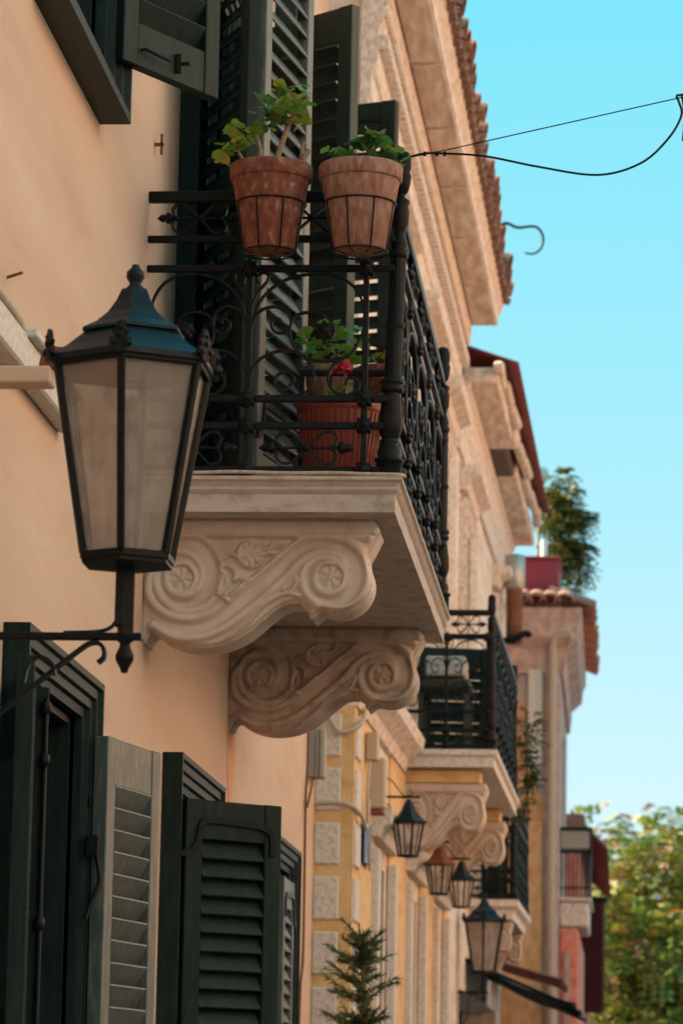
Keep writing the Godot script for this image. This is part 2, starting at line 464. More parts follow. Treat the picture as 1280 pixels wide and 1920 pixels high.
const STEMS := [
	[[455, 240], [470, 210], [500, 197], [530, 210]], [[465, 255], [500, 265], [525, 295], [515, 330]], [[450, 390], [490, 412], [540, 380], [560, 350], [590, 330]], [[470, 300], [480, 340], [465, 380]], [[515, 330], [550, 320], [585, 335]],
	[[590, 190], [640, 178], [690, 165], [712, 135]], [[600, 212], [650, 205], [700, 190], [730, 195]], [[690, 165], [725, 160], [755, 150]],
	[[560, 140], [535, 175], [535, 210], [555, 245], [600, 262], [640, 250], [655, 225]], [[560, 140], [600, 130], [640, 145]], [[580, 160], [575, 200], [600, 235]], [[575, 205], [545, 195]],
	[[480, 640], [540, 590], [600, 540], [660, 470], [730, 420], [790, 400], [850, 410]], [[770, 380], [810, 345], [832, 318], [828, 360], [800, 400]], [[440, 405], [470, 425], [490, 440]],
]
var corbel_body: ArrayMesh
var corbel_face: ArrayMesh

func segdist(p: Vector2, l: PackedVector2Array) -> float:
	var best := 1e9
	for i in l.size() - 1:
		var a := l[i]
		var ab := l[i + 1] - a
		var t := clampf((p - a).dot(ab) / ab.length_squared(), 0, 1)
		best = minf(best, (a + ab * t).distance_squared_to(p))
	return sqrt(best)

func lines(src: Array, sub: int) -> Array:
	var o := []
	for r in src:
		var q := []
		for p in r: q.append(Vector2(p[0], p[1]))
		o.append(PackedVector2Array(spline(q, sub)))
	return o

func make_corbel(depth: float) -> void:      # local: x out from the wall, y up from the top edge down, z towards the viewer side, face at 0
	var loc := func(p: Vector2) -> Vector2: return Vector2((p.x - 45) * CU, -(p.y - 15) * CU)
	var q := []
	for p in OUTLINE: q.append(Vector2(p[0], p[1]))
	var head := q.slice(0, 5)
	var low := spline(q.slice(4), 3)
	head.pop_back()
	head.append_array(low)
	var outline := PackedVector2Array(head)
	var body := PackedVector2Array()
	for p in outline: body.append(loc.call(p))
	var st := begin()
	extrude(st, body, Vector3(0, 0, -.03), Vector3.RIGHT, UP, Vector3(0, 0, -1), depth - .03)
	# the block on top
	box(st, Vector3(.362, -.020, -depth * .5), Vector3(.724, .040, depth + .016), Basis(), .004)
	# leaf carving under the band
	for i in 7:
		var c: Vector2 = loc.call(Vector2(470 + i * 50, 628 - i * 36 - (i * i) * 1.0))
		box(st, Vector3(c.x, c.y, -depth * .5), Vector3(.024, .012, depth * (.9 - .06 * i)), Basis(Vector3(0, 0, 1), .7), .004)
	corbel_body = fin(st)
	# the carved face as a height field
	var rid := lines(RIDGES, 3)
	var stm := lines(STEMS, 3)
	var closed := PackedVector2Array(outline); closed.append(outline[0])
	var panel := PackedVector2Array([Vector2(345, 102), Vector2(855, 106), Vector2(720, 222), Vector2(490, 425), Vector2(445, 392), Vector2(462, 300), Vector2(440, 200)])
	var pclosed := PackedVector2Array(panel); pclosed.append(panel[0])
	var nx := 190
	var ny := 106
	var hs := PackedFloat32Array(); hs.resize((nx + 1) * (ny + 1))
	for j in ny + 1:
		for i in nx + 1:
			var p := Vector2(30 + 1230.0 * i / nx, 8 + 670.0 * j / ny)
			var de := segdist(p, closed)
			var inside := Geometry2D.is_point_in_polygon(p, outline)
			var h := -.036
			if inside:
				var e := 1e9
				for r in rid: e = minf(e, segdist(p, r))
				h = .006 - .020 * smoothstep(7.0, 38.0, e)
				if p.y < 92: h = .0135
				if Geometry2D.is_point_in_polygon(p, panel):
					h = .004 - .026 * smoothstep(0.0, 16.0, segdist(p, pclosed))
				var s := 1e9
				for r in stm: s = minf(s, segdist(p, r))
				h += .019 * exp(-pow(s / 10.0, 2))
				for c in [[Vector2(247, 325), 66.0], [Vector2(1003, 315), 66.0]]:
					var v: Vector2 = p - c[0]
					var rr: float = v.length() / c[1]
					if rr < 1.0:
						h = -.012 + .013 * sqrt(absf(cos(v.angle() * 3.0 + .6))) * (1.0 - rr * rr * .6) + .006 * exp(-rr * rr * 40.0)
				var f: Vector2 = p - Vector2(595, 195)
				if f.length() < 62.0 + 6.0 * cos(f.angle() * 9.0):
					h = maxf(h, -.012 + .012 * absf(cos(f.angle() * 4.5)) * f.length() / 62.0)
				h = lerpf(-.036, h, sqrt(smoothstep(0.0, 16.0, de)))
			hs[j * (nx + 1) + i] = h
	st = begin()
	st.set_smooth_group(1)
	var vp := func(i: int, j: int) -> Vector3:
		var l: Vector2 = loc.call(Vector2(30 + 1230.0 * i / nx, 8 + 670.0 * j / ny))
		return Vector3(l.x, l.y, hs[j * (nx + 1) + i])
	for j in ny:
		for i in nx:
			if maxf(maxf(hs[j * (nx + 1) + i], hs[j * (nx + 1) + i + 1]), maxf(hs[(j + 1) * (nx + 1) + i], hs[(j + 1) * (nx + 1) + i + 1])) > -.035:
				quad(st, vp.call(i, j + 1), vp.call(i + 1, j + 1), vp.call(i + 1, j), vp.call(i, j))
	corbel_face = fin(st)

func corbel(b: Node3D, at: Vector3, basis: Basis, m: Material) -> void:
	var n := node(b, "corbel", Transform3D(basis, at))
	part(n, "bracket_body", corbel_body, m, false)
	part(n, "carved_face", corbel_face, m, false)

# ---------------------------------------------------------------- ironwork
const ZU := .000757
const BAY := [
	[[452, 640], [462, 580], [500, 482], [580, 412], [680, 384], [760, 385], [840, 420], [890, 490], [905, 580], [890, 650], [850, 720], [790, 745], [730, 750], [670, 730], [625, 690], [610, 640], [615, 590], [640, 555], [690, 545], [740, 555], [775, 590], [783, 630], [765, 665]],
	[[455, 610], [480, 550], [520, 525], [570, 525], [605, 555], [612, 600], [590, 630], [555, 630], [535, 605], [545, 577], [570, 575], [575, 592]],
	[[447, 850], [470, 770], [520, 725], [590, 705], [650, 720], [690, 760], [708, 815], [690, 870], [640, 895], [590, 885], [557, 850], [560, 815], [590, 795], [620, 805], [630, 830], [610, 855]],
	[[892, 640], [860, 710], [800, 750], [770, 790], [765, 840], [790, 880], [840, 893], [880, 870], [885, 840], [865, 820], [840, 825], [835, 850]],
	[[455, 520], [480, 460], [518, 410], [515, 383], [495, 378], [475, 398], [480, 420]],
]
var bay_mesh := {}
var rosette_mesh: ArrayMesh
var frieze_mesh: ArrayMesh
var column_mesh: ArrayMesh

func make_iron() -> void:
	for mir in [1, -1]:
		var st := begin()
		for c in BAY:
			var pts := []
			for p in c: pts.append(Vector3((p[0] - 448) * ZU * mir, -(p[1] - 360) * ZU, 0))
			bar(st, spline(pts, 4), .016, .0075, Vector3(0, 0, 1))
		bay_mesh[mir] = fin(st)
	var st2 := begin()
	for s in [1, -1]:
		var pts := []
		for p in [[-120, -8], [-126, -40], [-100, -63], [-65, -60], [-30, -30], [0, 0], [35, 35], [65, 62], [100, 66], [122, 42], [112, 8]]: pts.append(Vector3(p[0] * ZU, -p[1] * s * ZU, 0))
		bar(st2, spline(pts, 4), .014, .007, Vector3(0, 0, 1))
	for s in [1, -1]:
		tube(st2, [Vector3(0, 0, 0), Vector3(s * 130 * ZU, 0, 0)], .0045)
		lathe(st2, Vector3(s * 95 * ZU, 0, 0), [Vector2(.004, 0), Vector2(.013, .006), Vector2(.008, .016), Vector2(.006, .02)], 10, Basis(Vector3(0, 0, 1), -s * PI / 2))
		lathe(st2, Vector3(s * 125 * ZU, 0, 0), [Vector2(.006, 0), Vector2(.017, .008), Vector2(.020, .018), Vector2(.011, .028), Vector2(.014, .036), Vector2(.008, .046), Vector2(0, .056)], 10, Basis(Vector3(0, 0, 1), -s * PI / 2))
	lathe(st2, Vector3(0, 0, -.01), [Vector2(.0, 0), Vector2(.012, .002), Vector2(.012, .018), Vector2(0, .021)], 12, Basis(Vector3.RIGHT, PI / 2))
	frieze_mesh = fin(st2)
	st2 = begin()
	st2.set_smooth_group(1)
	var n := 32
	var prof := [Vector2(.026, -.006), Vector2(.027, .004), Vector2(.019, .012), Vector2(.010, .011), Vector2(.008, .017), Vector2(0, .019)]
	for k in prof.size() - 1:
		for i in n:
			var q := []
			for w in [[k, i], [k, i + 1], [k + 1, i + 1], [k + 1, i]]:
				var a: float = TAU * w[1] / n
				var r: float = prof[w[0]].x * (1.0 + (.16 * cos(a * 8) if w[0] < 3 else 0.0))
				q.append(Vector3(r * cos(a), r * sin(a), prof[w[0]].y))
			quad(st2, q[0], q[1], q[2], q[3])
	rosette_mesh = fin(st2)
	st2 = begin()
	lathe(st2, Vector3.ZERO, [Vector2(.040, 0), Vector2(.040, .055), Vector2(.046, .058), Vector2(.046, .066), Vector2(.036, .072), Vector2(.038, .088), Vector2(.034, .104), Vector2(.026, .112), Vector2(.029, .118), Vector2(.029, .126), Vector2(.025, .130)], 24)
	lathe(st2, Vector3.ZERO, [Vector2(.025, .130), Vector2(.033, .15), Vector2(.036, .175), Vector2(.034, .21), Vector2(.028, .255), Vector2(.025, .275)], 24, Basis(), .06)
	lathe(st2, Vector3.ZERO, [Vector2(.030, .275), Vector2(.036, .281), Vector2(.036, .291), Vector2(.030, .297), Vector2(.037, .303), Vector2(.037, .313), Vector2(.028, .32)], 24)
	lathe(st2, Vector3.ZERO, [Vector2(.025, .32), Vector2(.026, .47), Vector2(.024, .475), Vector2(.029, .482), Vector2(.029, .494), Vector2(.024, .50), Vector2(.024, .70)], 24, Basis(), .07)
	lathe(st2, Vector3.ZERO, [Vector2(.026, .70), Vector2(.031, .708), Vector2(.031, .722), Vector2(.024, .728), Vector2(.029, .738), Vector2(.025, .755), Vector2(.019, .775), Vector2(.021, .79), Vector2(.028, .81), Vector2(.029, .85), Vector2(.024, .868), Vector2(.028, .876), Vector2(.028, .886), Vector2(.013, .895), Vector2(.013, .905)], 24)
	lathe(st2, Vector3.ZERO, [Vector2(.013, .905), Vector2(.020, .915), Vector2(.025, .94), Vector2(.027, .965), Vector2(.022, .975), Vector2(.025, .99), Vector2(.024, 1.02), Vector2(.017, 1.04), Vector2(0, 1.047)], 24, Basis(), .09)
	column_mesh = fin(st2)

func iron_side(b: Node3D, a: Vector3, e: Vector3, bays: Array, rails: Array, m: Material) -> void:   # a..e: the foot line of one side; rails heights above it: top, second, third, fourth, fifth, bottom
	var x := (e - a).normalized()
	var z := x.cross(UP)
	var bs := Basis(x, UP, z)
	var len := (e - a).length()
	for k in rails.size():
		var st := begin()
		var th: float = .034 if k == 0 else .022
		box(st, (a + e) * .5 + UP * rails[k], Vector3(len, th, .030 if k == 0 else .020), bs, .003)
		part(b, "handrail" if k == 0 else "rail", fin(st), m)
	var u := 0.0
	for i in bays.size():
		var w: float = bays[i]
		var mir := 1 if i % 2 == 1 else -1
		var from := a + x * (u if mir == 1 else u + w)
		var k := w / .36
		var s := part(b, "scroll", bay_mesh[mir], m, false)
		s.transform = Transform3D(bs * Basis.from_scale(Vector3(k, 1, 1)), from + UP * rails[2] - b.position)
		for f in [[rails[0], rails[1]], [rails[4], rails[5]]]:
			var o := part(b, "frieze_ornament", frieze_mesh, m, false)
			o.transform = Transform3D(bs * Basis.from_scale(Vector3(minf(1.0, k), (f[0] - f[1]) / .14, 1)), a + x * (u + w * .5) + UP * (f[0] + f[1]) * .5 - b.position)
		var o2 := part(b, "rosette", rosette_mesh, m, false)
		o2.transform = Transform3D(bs * Basis.from_scale(Vector3(1.15, 1.15, 1.15)), from + x * mir * .225 * k + UP * (rails[2] - .20) - b.position)
		u += w
		if i < bays.size() - 1 or true:
			var st := begin()
			var top: float = rails[2] + .03
			box(st, a + x * (u if i < bays.size() - 1 else u - .012) + UP * (top * .5 + rails[5] * .5), Vector3(.018, top - rails[5], .018), bs, .002)
			part(b, "upright", fin(st), m)
			for v in [rails[2], rails[3], rails[4], rails[5]]:
				for s2 in [1, -1]:
					var o := part(b, "rosette", rosette_mesh, m, false)
					o.transform = Transform3D(bs * Basis(UP, 0 if s2 == 1 else PI), a + x * (u if i < bays.size() - 1 else u - .012) + UP * v + z * s2 * .012 - b.position)

func place_column(b: Node3D, foot: Vector3, top: Vector3, m: Material, h := 1.047) -> void:
	var y := (top - foot).normalized()
	var x := y.cross(Vector3(0, 0, 1)).normalized()
	var o := part(b, "column", column_mesh, m, false)
	o.transform = Transform3D(Basis(x, y, x.cross(y)) * Basis.from_scale(Vector3.ONE * (top - foot).length() / h), foot - b.position)

# ---------------------------------------------------------------- lanterns
func ring6(r: float, y: float, rot: float, n := 6) -> Array:
	var o := []
	for k in n: o.append(Vector3(r * sin(rot + TAU * k / n), y, r * cos(rot + TAU * k / n)))
	return o

func skin(st: SurfaceTool, rings: Array) -> void:
	for i in rings.size() - 1:
		var n: int = rings[i].size()
		for k in n:
			quad(st, rings[i][k], rings[i][(k + 1) % n], rings[i + 1][(k + 1) % n], rings[i + 1][k])

func post_lantern(at: Vector3, s: float, label: String, glass: Material, wall_x: float, rot: float) -> Node3D:    # at: joint of post and bracket; heights measured from it
	var t := thing("wall_lantern", label, "lantern", at, "street lanterns along the facades")
	var sc := func(a: Array) -> Array: return a.map(func(v): return v * s)
	var add := func(called: String, st: SurfaceTool, m: Material, parent: Node3D = t) -> MeshInstance3D:
		return part(parent, called, fin(st), m, false)
	var st := begin()
	skin(st, [sc.call(ring6(.190, .575, rot)), sc.call(ring6(.188, .588, rot)), sc.call(ring6(.15, .612, rot)), sc.call(ring6(.108, .648, rot))])
	skin(st, [sc.call(ring6(.175, .570, rot)), sc.call(ring6(.190, .575, rot))])
	var roof = add.call("roof", st, M.lamp_paint)
	st = begin()
	skin(st, [sc.call(ring6(.100, .646, rot)), sc.call(ring6(.118, .648, rot)), sc.call(ring6(.116, .655, rot)), sc.call(ring6(.085, .672, rot)), sc.call(ring6(.060, .695, rot)), sc.call(ring6(.042, .722, rot)), sc.call(ring6(.030, .748, rot)), sc.call(ring6(.012, .752, rot))])
	add.call("cap", st, M.lamp_paint, roof)
	st = begin()
	lathe(st, Vector3.ZERO, [Vector2(.016, .748), Vector2(.019, .753), Vector2(.012, .760), Vector2(.014, .766), Vector2(.020, .776), Vector2(.019, .788), Vector2(.010, .796), Vector2(.008, .803), Vector2(0, .806)].map(func(v): return v * s), 16)
	add.call("finial", st, M.lamp_paint)
	var top := ring6(.172, .572, rot)
	var bot := ring6(.100, .170, rot)
	for k in 6:
		var k2 := (k + 1) % 6
		st = begin()
		var a: Vector3 = bot[k] * s
		var b: Vector3 = top[k] * s
		var y := (b - a).normalized()
		var out := Vector3(b.x, 0, b.z).normalized()
		var x := y.cross(out).normalized()
		box(st, (a + b) * .5, Vector3(.016 * s, (b - a).length(), .014 * s), Basis(x, y, x.cross(y)), .002)
		add.call("glazing_bar", st, M.iron)
		st = begin()
		var q := []
		for v in [bot[k], bot[k2], top[k2], top[k]]: q.append(Vector3(v.x * .97, v.y, v.z * .97) * s)
		var nn: Vector3 = (q[1] - q[0]).cross(q[3] - q[0]).normalized() * .003
		quad(st, q[0], q[1], q[2], q[3])
		quad(st, q[1] - nn, q[0] - nn, q[3] - nn, q[2] - nn)
		for e in 4: quad(st, q[(e + 1) % 4], q[e], q[e] - nn, q[(e + 1) % 4] - nn)
		add.call("pane", st, glass)
		st = begin()
		box(st, (bot[k] + bot[k2]) * .5 * s + Vector3(0, -.004, 0), Vector3((bot[k2] - bot[k]).length() * s, .016 * s, .014 * s), Basis((bot[k2] - bot[k]).normalized(), UP, (bot[k2] - bot[k]).normalized().cross(UP)), .002)
		box(st, (top[k] + top[k2]) * .5 * s, Vector3((top[k2] - top[k]).length() * s, .014 * s, .016 * s), Basis((top[k2] - top[k]).normalized(), UP, (top[k2] - top[k]).normalized().cross(UP)), .002)
		add.call("frame_rail", st, M.iron)
		# palmette on the eave corner
		st = begin()
		var c: Vector3 = Vector3(top[k].x * 1.11, .585, top[k].z * 1.11) * s
		var tx := Vector3(out.z, 0, -out.x)
		var fan := PackedVector2Array()
		for p in [[-.010, -.014], [.010, -.014], [.012, -.004], [.024, .002], [.022, .016], [.012, .016], [.019, .030], [.010, .034], [.007, .046], [0, .056], [-.007, .046], [-.010, .034], [-.019, .030], [-.012, .016], [-.022, .016], [-.024, .002], [-.012, -.004]]: fan.append(Vector2(p[0], p[1]) * s)
		extrude(st, fan, c - out * .006 * s, tx, UP, out, .010 * s)
		for p in [[-.014, .006, .008], [.014, .006, .008], [0, .022, .008], [0, .038, .005]]:
			lathe(st, c + tx * p[0] * s + UP * p[1] * s + out * .003 * s, [Vector2(p[2], 0), Vector2(p[2] * .7, .005), Vector2(0, .007)].map(func(v): return v * s), 10, Basis(tx, out, tx.cross(out)))
		add.call("palmette", st, M.iron)
	st = begin()
	skin(st, [sc.call(ring6(.02, .150, rot)), sc.call(ring6(.103, .150, rot)), sc.call(ring6(.103, .166, rot)), sc.call(ring6(.02, .170, rot))])
	add.call("base_plate", st, M.iron)
	st = begin()
	lathe(st, Vector3.ZERO, [Vector2(.012, .17), Vector2(.012, .42), Vector2(.02, .44), Vector2(.024, .5), Vector2(0, .52)].map(func(v): return v * s), 12)
	add.call("bulb_holder", st, M.grey_box)
	st = begin()
	box(st, Vector3(0, .080, 0) * s, Vector3(.030, .155, .030) * s, Basis(UP, .35), .003)
	box(st, Vector3(-.012, .09, .008) * s, Vector3(.020, .14, .030) * s, Basis(UP, .1), .003)
	add.call("post", st, M.iron)
	st = begin()
	lathe(st, Vector3.ZERO, [Vector2(0, -.078), Vector2(.007, -.076), Vector2(.009, -.068), Vector2(.019, -.050), Vector2(.020, -.040), Vector2(.012, -.022), Vector2(.011, -.014), Vector2(.022, -.006), Vector2(.022, .004)].map(func(v): return v * s), 16)
	add.call("drop_finial", st, M.iron)
	# bracket: flat bars back to the wall
	var wx := wall_x - at.x
	st = begin()
	box(st, Vector3((wx + .036) * .5, 0, 0), Vector3(.036 - wx, .014, .030), Basis(), .002)
	add.call("bracket_arm", st, M.iron)
	st = begin()
	var zz := Vector3(0, 0, 1)
	bar(st, spline([Vector3(wx, -.31, 0), Vector3(wx * .6, -.17, 0), Vector3(-.11, -.04, 0), Vector3(-.07, -.014, 0), Vector3(-.048, -.020, 0), Vector3(-.043, -.042, 0), Vector3(-.056, -.056, 0)], 5), .024, .008, zz)
	add.call("brace", st, M.iron)
	st = begin()
	bar(st, spline([Vector3(-.21, -.10, .01), Vector3(-.20, -.06, .01), Vector3(-.175, -.045, .01), Vector3(-.15, -.06, .01), Vector3(-.145, -.085, .01)], 5), .018, .006, zz)
	add.call("scroll", st, M.iron)
	st = begin()
	bar(st, spline([Vector3(-.13, .008, 0), Vector3(-.05, .012, 0), Vector3(-.022, .03, 0), Vector3(-.018, .06, 0)], 5), .014, .006, zz)
	add.call("scroll", st, M.iron)
	st = begin()
	box(st, Vector3(wx + .004, -.16, 0), Vector3(.008, .36, .04), Basis(), .002)
	add.call("wall_plate", st, M.iron)
	return t

func hung_lantern(at: Vector3, s: float, label: String, roof_m: Material, fr: Dictionary) -> void:   # at: top of the roof, hangs from a scroll bracket on the wall
	var t := thing("hanging_lantern", label, "lantern", at, "street lanterns along the facades")
	var rot := .35
	var st := begin()
	var rings := []
	for v in [[.098, -.125], [.100, -.118], [.068, -.095], [.042, -.06], [.024, -.02], [.010, .0]]: rings.append(ring6(v[0] * s, v[1] * s, rot))
	skin(st, rings)
	part(t, "roof", fin(st), roof_m, false)
	var top := ring6(.082, -.125, rot)
	var bot := ring6(.050, -.295, rot)
	for k in 6:
		var k2 := (k + 1) % 6
		st = begin()
		tube(st, [bot[k] * s, top[k] * s], .006 * s, -1, 6)
		tube(st, [bot[k] * s, bot[k2] * s], .006 * s, -1, 6)
		part(t, "glazing_bar", fin(st), M.iron, false)
		st = begin()
		quad(st, bot[k] * s, bot[k2] * s, top[k2] * s, top[k] * s)
		part(t, "pane", fin(st), M.lamp_glass, false)
	st = begin()
	skin(st, [ring6(.01 * s, -.305 * s, rot), ring6(.056 * s, -.300 * s, rot), ring6(.05 * s, -.293 * s, rot)])
	part(t, "base_plate", fin(st), M.iron, false)
	st = begin()
	var w: float = (at - fr.o).dot(fr.n)
	var n: Vector3 = -fr.n
	var z: Vector3 = fr.u
	box(st, n * (w * .5 - .03) + UP * .012, Vector3(w + .06, .012, .014), Basis(fr.n, UP, -fr.u), .002)
	bar(st, spline([n * w + UP * -.12, n * w * .8 + UP * -.03, n * w * .55 + UP * -.03, n * w * .5 + UP * -.07, n * w * .65 + UP * -.075], 5), .01, .006, z)
	bar(st, spline([n * w * .95 + UP * .02, n * w * .8 + UP * .10, n * w * .5 + UP * .10, n * w * .15 + UP * .02, n * -.02 + UP * .03, n * 0.0 + UP * .05], 5), .01, .006, z)
	box(st, n * w + UP * -.03, Vector3(.014, .30, .03), Basis(fr.n, UP, -fr.u), .002)
	part(t, "bracket", fin(st), M.iron, false)

# ---------------------------------------------------------------- plants
var leaf_meshes := []

func make_leaf() -> void:
	for v in 3:
		var st := begin()
		st.set_smooth_group(1)
		var n := 15
		var e := []
		for k in n:
			var a := TAU * k / n
			var r := .5 * (1.0 + .13 * cos(a * 5.0 + v) + rng.randf_range(-.05, .05)) * (.72 if k == 0 else 1.0)
			e.append(Vector3(r * cos(a), .10 * r + .06 * sin(a * 5.0 + v), r * sin(a)))
		for k in n: tri(st, Vector3(.1, -.06, 0), e[(k + 1) % n], e[k])
		leaf_meshes.append(fin(st))

func add_leaf(p: Node3D, at: Vector3, size: float, m: Material) -> void:
	var o := part(p, "leaf", leaf_meshes[rng.randi() % 3], m, false)
	var b := Basis(UP, rng.randf() * TAU) * Basis(Vector3.RIGHT, rng.randf_range(-.9, .9)) * Basis(Vector3(0, 0, 1), rng.randf_range(-.6, .6))
	o.transform = Transform3D(b * Basis.from_scale(Vector3.ONE * size), at)

func pot_shape(r0: float, r1: float, h: float, band: float) -> ArrayMesh:
	var st := begin()
	var rb := lerpf(r0, r1, (h - band) / h)
	lathe(st, Vector3.ZERO, [Vector2(0, 0), Vector2(r0 - .004, 0), Vector2(r0, .004), Vector2(rb, h - band)], 36, Basis(), 0, 1)
	lathe(st, Vector3.ZERO, [Vector2(rb, h - band), Vector2(r1 - .003, h - band + .002), Vector2(r1, h - band + .006), Vector2(r1 + .002, h - .008), Vector2(r1 - .002, h - .001), Vector2(r1 - .010, h), Vector2(r1 - .015, h - .006), Vector2(r1 - .02, h - .03)], 36, Basis(), 0, 2)
	return fin(st)

func pot_plant(called: String, label: String, base: Vector3, r0: float, r1: float, h: float, m: Material, stems: Array, leaves: Array, ring: bool, band := .05) -> Node3D:
	var t := thing(called, label, "potted plant", base, "flower pots on the balcony")
	part(t, "pot", pot_shape(r0, r1, h, band), m, false)
	var st := begin()
	lathe(st, Vector3.ZERO, [Vector2(r1 - .016, h - .03), Vector2(r1 * .5, h - .018), Vector2(0, h - .022)], 24)
	part(t, "soil", fin(st), M.soil, false)
	for s in stems:
		st = begin()
		var pts := []
		for p in s[0]: pts.append(Vector3(p[0], h - .03 + p[1], p[2]))
		tube(st, spline(pts, 4), s[1], s[2])
		part(t, "stem", fin(st), M.stem, false)
	for l in leaves:    # centre, spread, count, size, material
		for i in int(l[2] * 1.5):
			var o: Vector3 = Vector3(rng.randf_range(-1, 1), rng.randf_range(-1, 1), rng.randf_range(-1, 1)) * l[1]
			var mm: Material = l[4]
			if rng.randf() < .12: mm = M.yellow_leaf
			add_leaf(t, Vector3(l[0][0], h - .03 + l[0][1], l[0][2]) + o, l[3] * rng.randf_range(.7, 1.25), mm)
	if ring:
		st = begin()
		for q in [[.55, .004], [0.02, .006]]:
			var pts := []
			var rr: float = lerpf(r0, r1, q[0]) + .004
			for k in 33: pts.append(Vector3(rr * cos(TAU * k / 32), h * q[0] - (.01 if q[0] < .1 else 0.0), rr * sin(TAU * k / 32)))
			tube(st, pts, .0028, -1, 6)
		for k in 8:
			var a := TAU * k / 8 + .3
			var ra := lerpf(r0, r1, .55) + .004
			var rb := r0 + .005
			tube(st, [Vector3(ra * cos(a), h * .55, ra * sin(a)), Vector3(rb * cos(a), h * .02 - .01, rb * sin(a)), Vector3(rb * .55 * cos(a), -.012, rb * .55 * sin(a))], .0024, -1, 6)
		tube(st, [Vector3(0, h * .55, -lerpf(r0, r1, .55)), Vector3(0, h * .6, -r1 - .03), Vector3(0, h * .72, -r1 - .05)], .003, -1, 6)
		part(t, "wire_holder", fin(st), M.iron, false)
	return t

func leafy_mesh(clumps: Array, per: int, size: float, cols: Array, droop: float) -> ArrayMesh:    # sprays of leaflets round each clump (centre, radius)
	var st := begin()
	for c in clumps:
		for i in per:
			var dir := Vector3(rng.randfn(), rng.randfn() * .8, rng.randfn()).normalized()
			var o: Vector3 = c[0] + dir * c[1] * pow(rng.randf(), .4)
			var ax := (dir + Vector3(rng.randf_range(-.6, .6), rng.randf_range(-.2, .5), rng.randf_range(-.6, .6))).normalized()
			var sd := ax.cross(UP).normalized()
			if sd.length() < .5: sd = Vector3.RIGHT
			var col: Color = cols[rng.randi() % cols.size()]
			col = col * rng.randf_range(.75, 1.25)
			for k in 5:
				var b := o + ax * size * k * .55 + UP * -droop * k * k * size * .1
				for s in [1, -1]:
					var tip: Vector3 = b + sd * s * size * rng.randf_range(.8, 1.15) + ax * size * .4 - UP * size * droop * rng.randf_range(.1, .6)
					var m: Vector3 = (b + tip) * .5
					var wv: Vector3 = (ax * .28 + UP * rng.randf_range(-.12, .12)) * size
					st.set_color(col)
					tri(st, b, m - wv, tip); tri(st, b, tip, m + wv)
	return fin(st)

# ---------------------------------------------------------------- scene
func _ready() -> void:
	rng.seed = 7
	var f := 6500.0
	var rho := .018
	var s := Vector3(532.0 / f, -1157.0 / f, -1.0).normalized()
	var th := atan(-(532.0 / f * sin(rho) - 1157.0 / f * cos(rho)))
	var up := Vector3(sin(rho) * cos(th), cos(rho) * cos(th), -sin(th))
	var rt := s.cross(up)
	var cam := Camera3D.new()
	cam.name = "camera"
	add_child(cam)
	cam.transform = Transform3D(Basis(rt, up, -s).transposed(), Vector3(1.5, 1.6, 0))
	cam.fov = rad_to_deg(2.0 * atan(960.0 / f))
	cam.near = .1; cam.far = 400.0
	var att := CameraAttributesPhysical.new()
	att.frustum_focal_length = 81.25
	att.frustum_focus_distance = 9.7
	att.exposure_aperture = 5.0
	att.frustum_far = 400.0
	cam.attributes = att
	cam.current = true
	var we := WorldEnvironment.new()
	we.name = "environment"
	var env := Environment.new()
	env.background_mode = Environment.BG_SKY
	env.tonemap_mode = Environment.TONE_MAPPER_LINEAR
	env.tonemap_exposure = 3.15
	env.sdfgi_enabled = true; env.ssao_enabled = true; env.ssil_enabled = true
	var sky := Sky.new()
	var sm := ProceduralSkyMaterial.new()
	sm.sky_top_color = lin(.024, .241, .306)
	sm.sky_horizon_color = lin(.335, .336, .330)
	sm.sky_curve = .12
	sm.ground_bottom_color = lin(.2, .17, .14)
	sm.ground_horizon_color = lin(.4, .4, .38)
	sm.sun_angle_max = 1.0
	sky.sky_material = sm
	env.sky = sky
	we.environment = env
	add_child(we)
	var sun := DirectionalLight3D.new()
	sun.name = "sun"
	sun.light_energy = 1.6
	sun.light_color = Color(1.0, .89, .78)
	sun.light_angular_distance = .5
	sun.shadow_enabled = true
	add_child(sun)
	sun.basis = Basis.looking_at(Vector3(.80, -.56, .20).normalized())
	materials()
	make_leaf()
	make_iron()
	make_corbel(.22)
	ground()
	near_house()
	second_house()
	third_house()
	end_of_street()
	opposite_side()
	near_balcony()
	second_balcony()
	pots()
	lamps_and_wires()
	greenery()

func ground() -> void:
	var st := begin()
	boxab(st, P(-150, -.3, -120), P(150, -.004, 300))
	structure("ground", fin(st), M.paving)
	st = begin()
	boxab(st, P(2.2, -.003, -100), P(5.4, .01, 120))
	structure("road", fin(st), M.asphalt)
	st = begin()
	boxab(st, P(.0, -.003, -60), P(2.2, .13, 90), .02)
	structure("pavement", fin(st), M.paving)
	st = begin()
	boxab(st, P(5.4, -.003, -60), P(7.2, .13, 90), .02)
	structure("pavement_opposite", fin(st), M.paving)

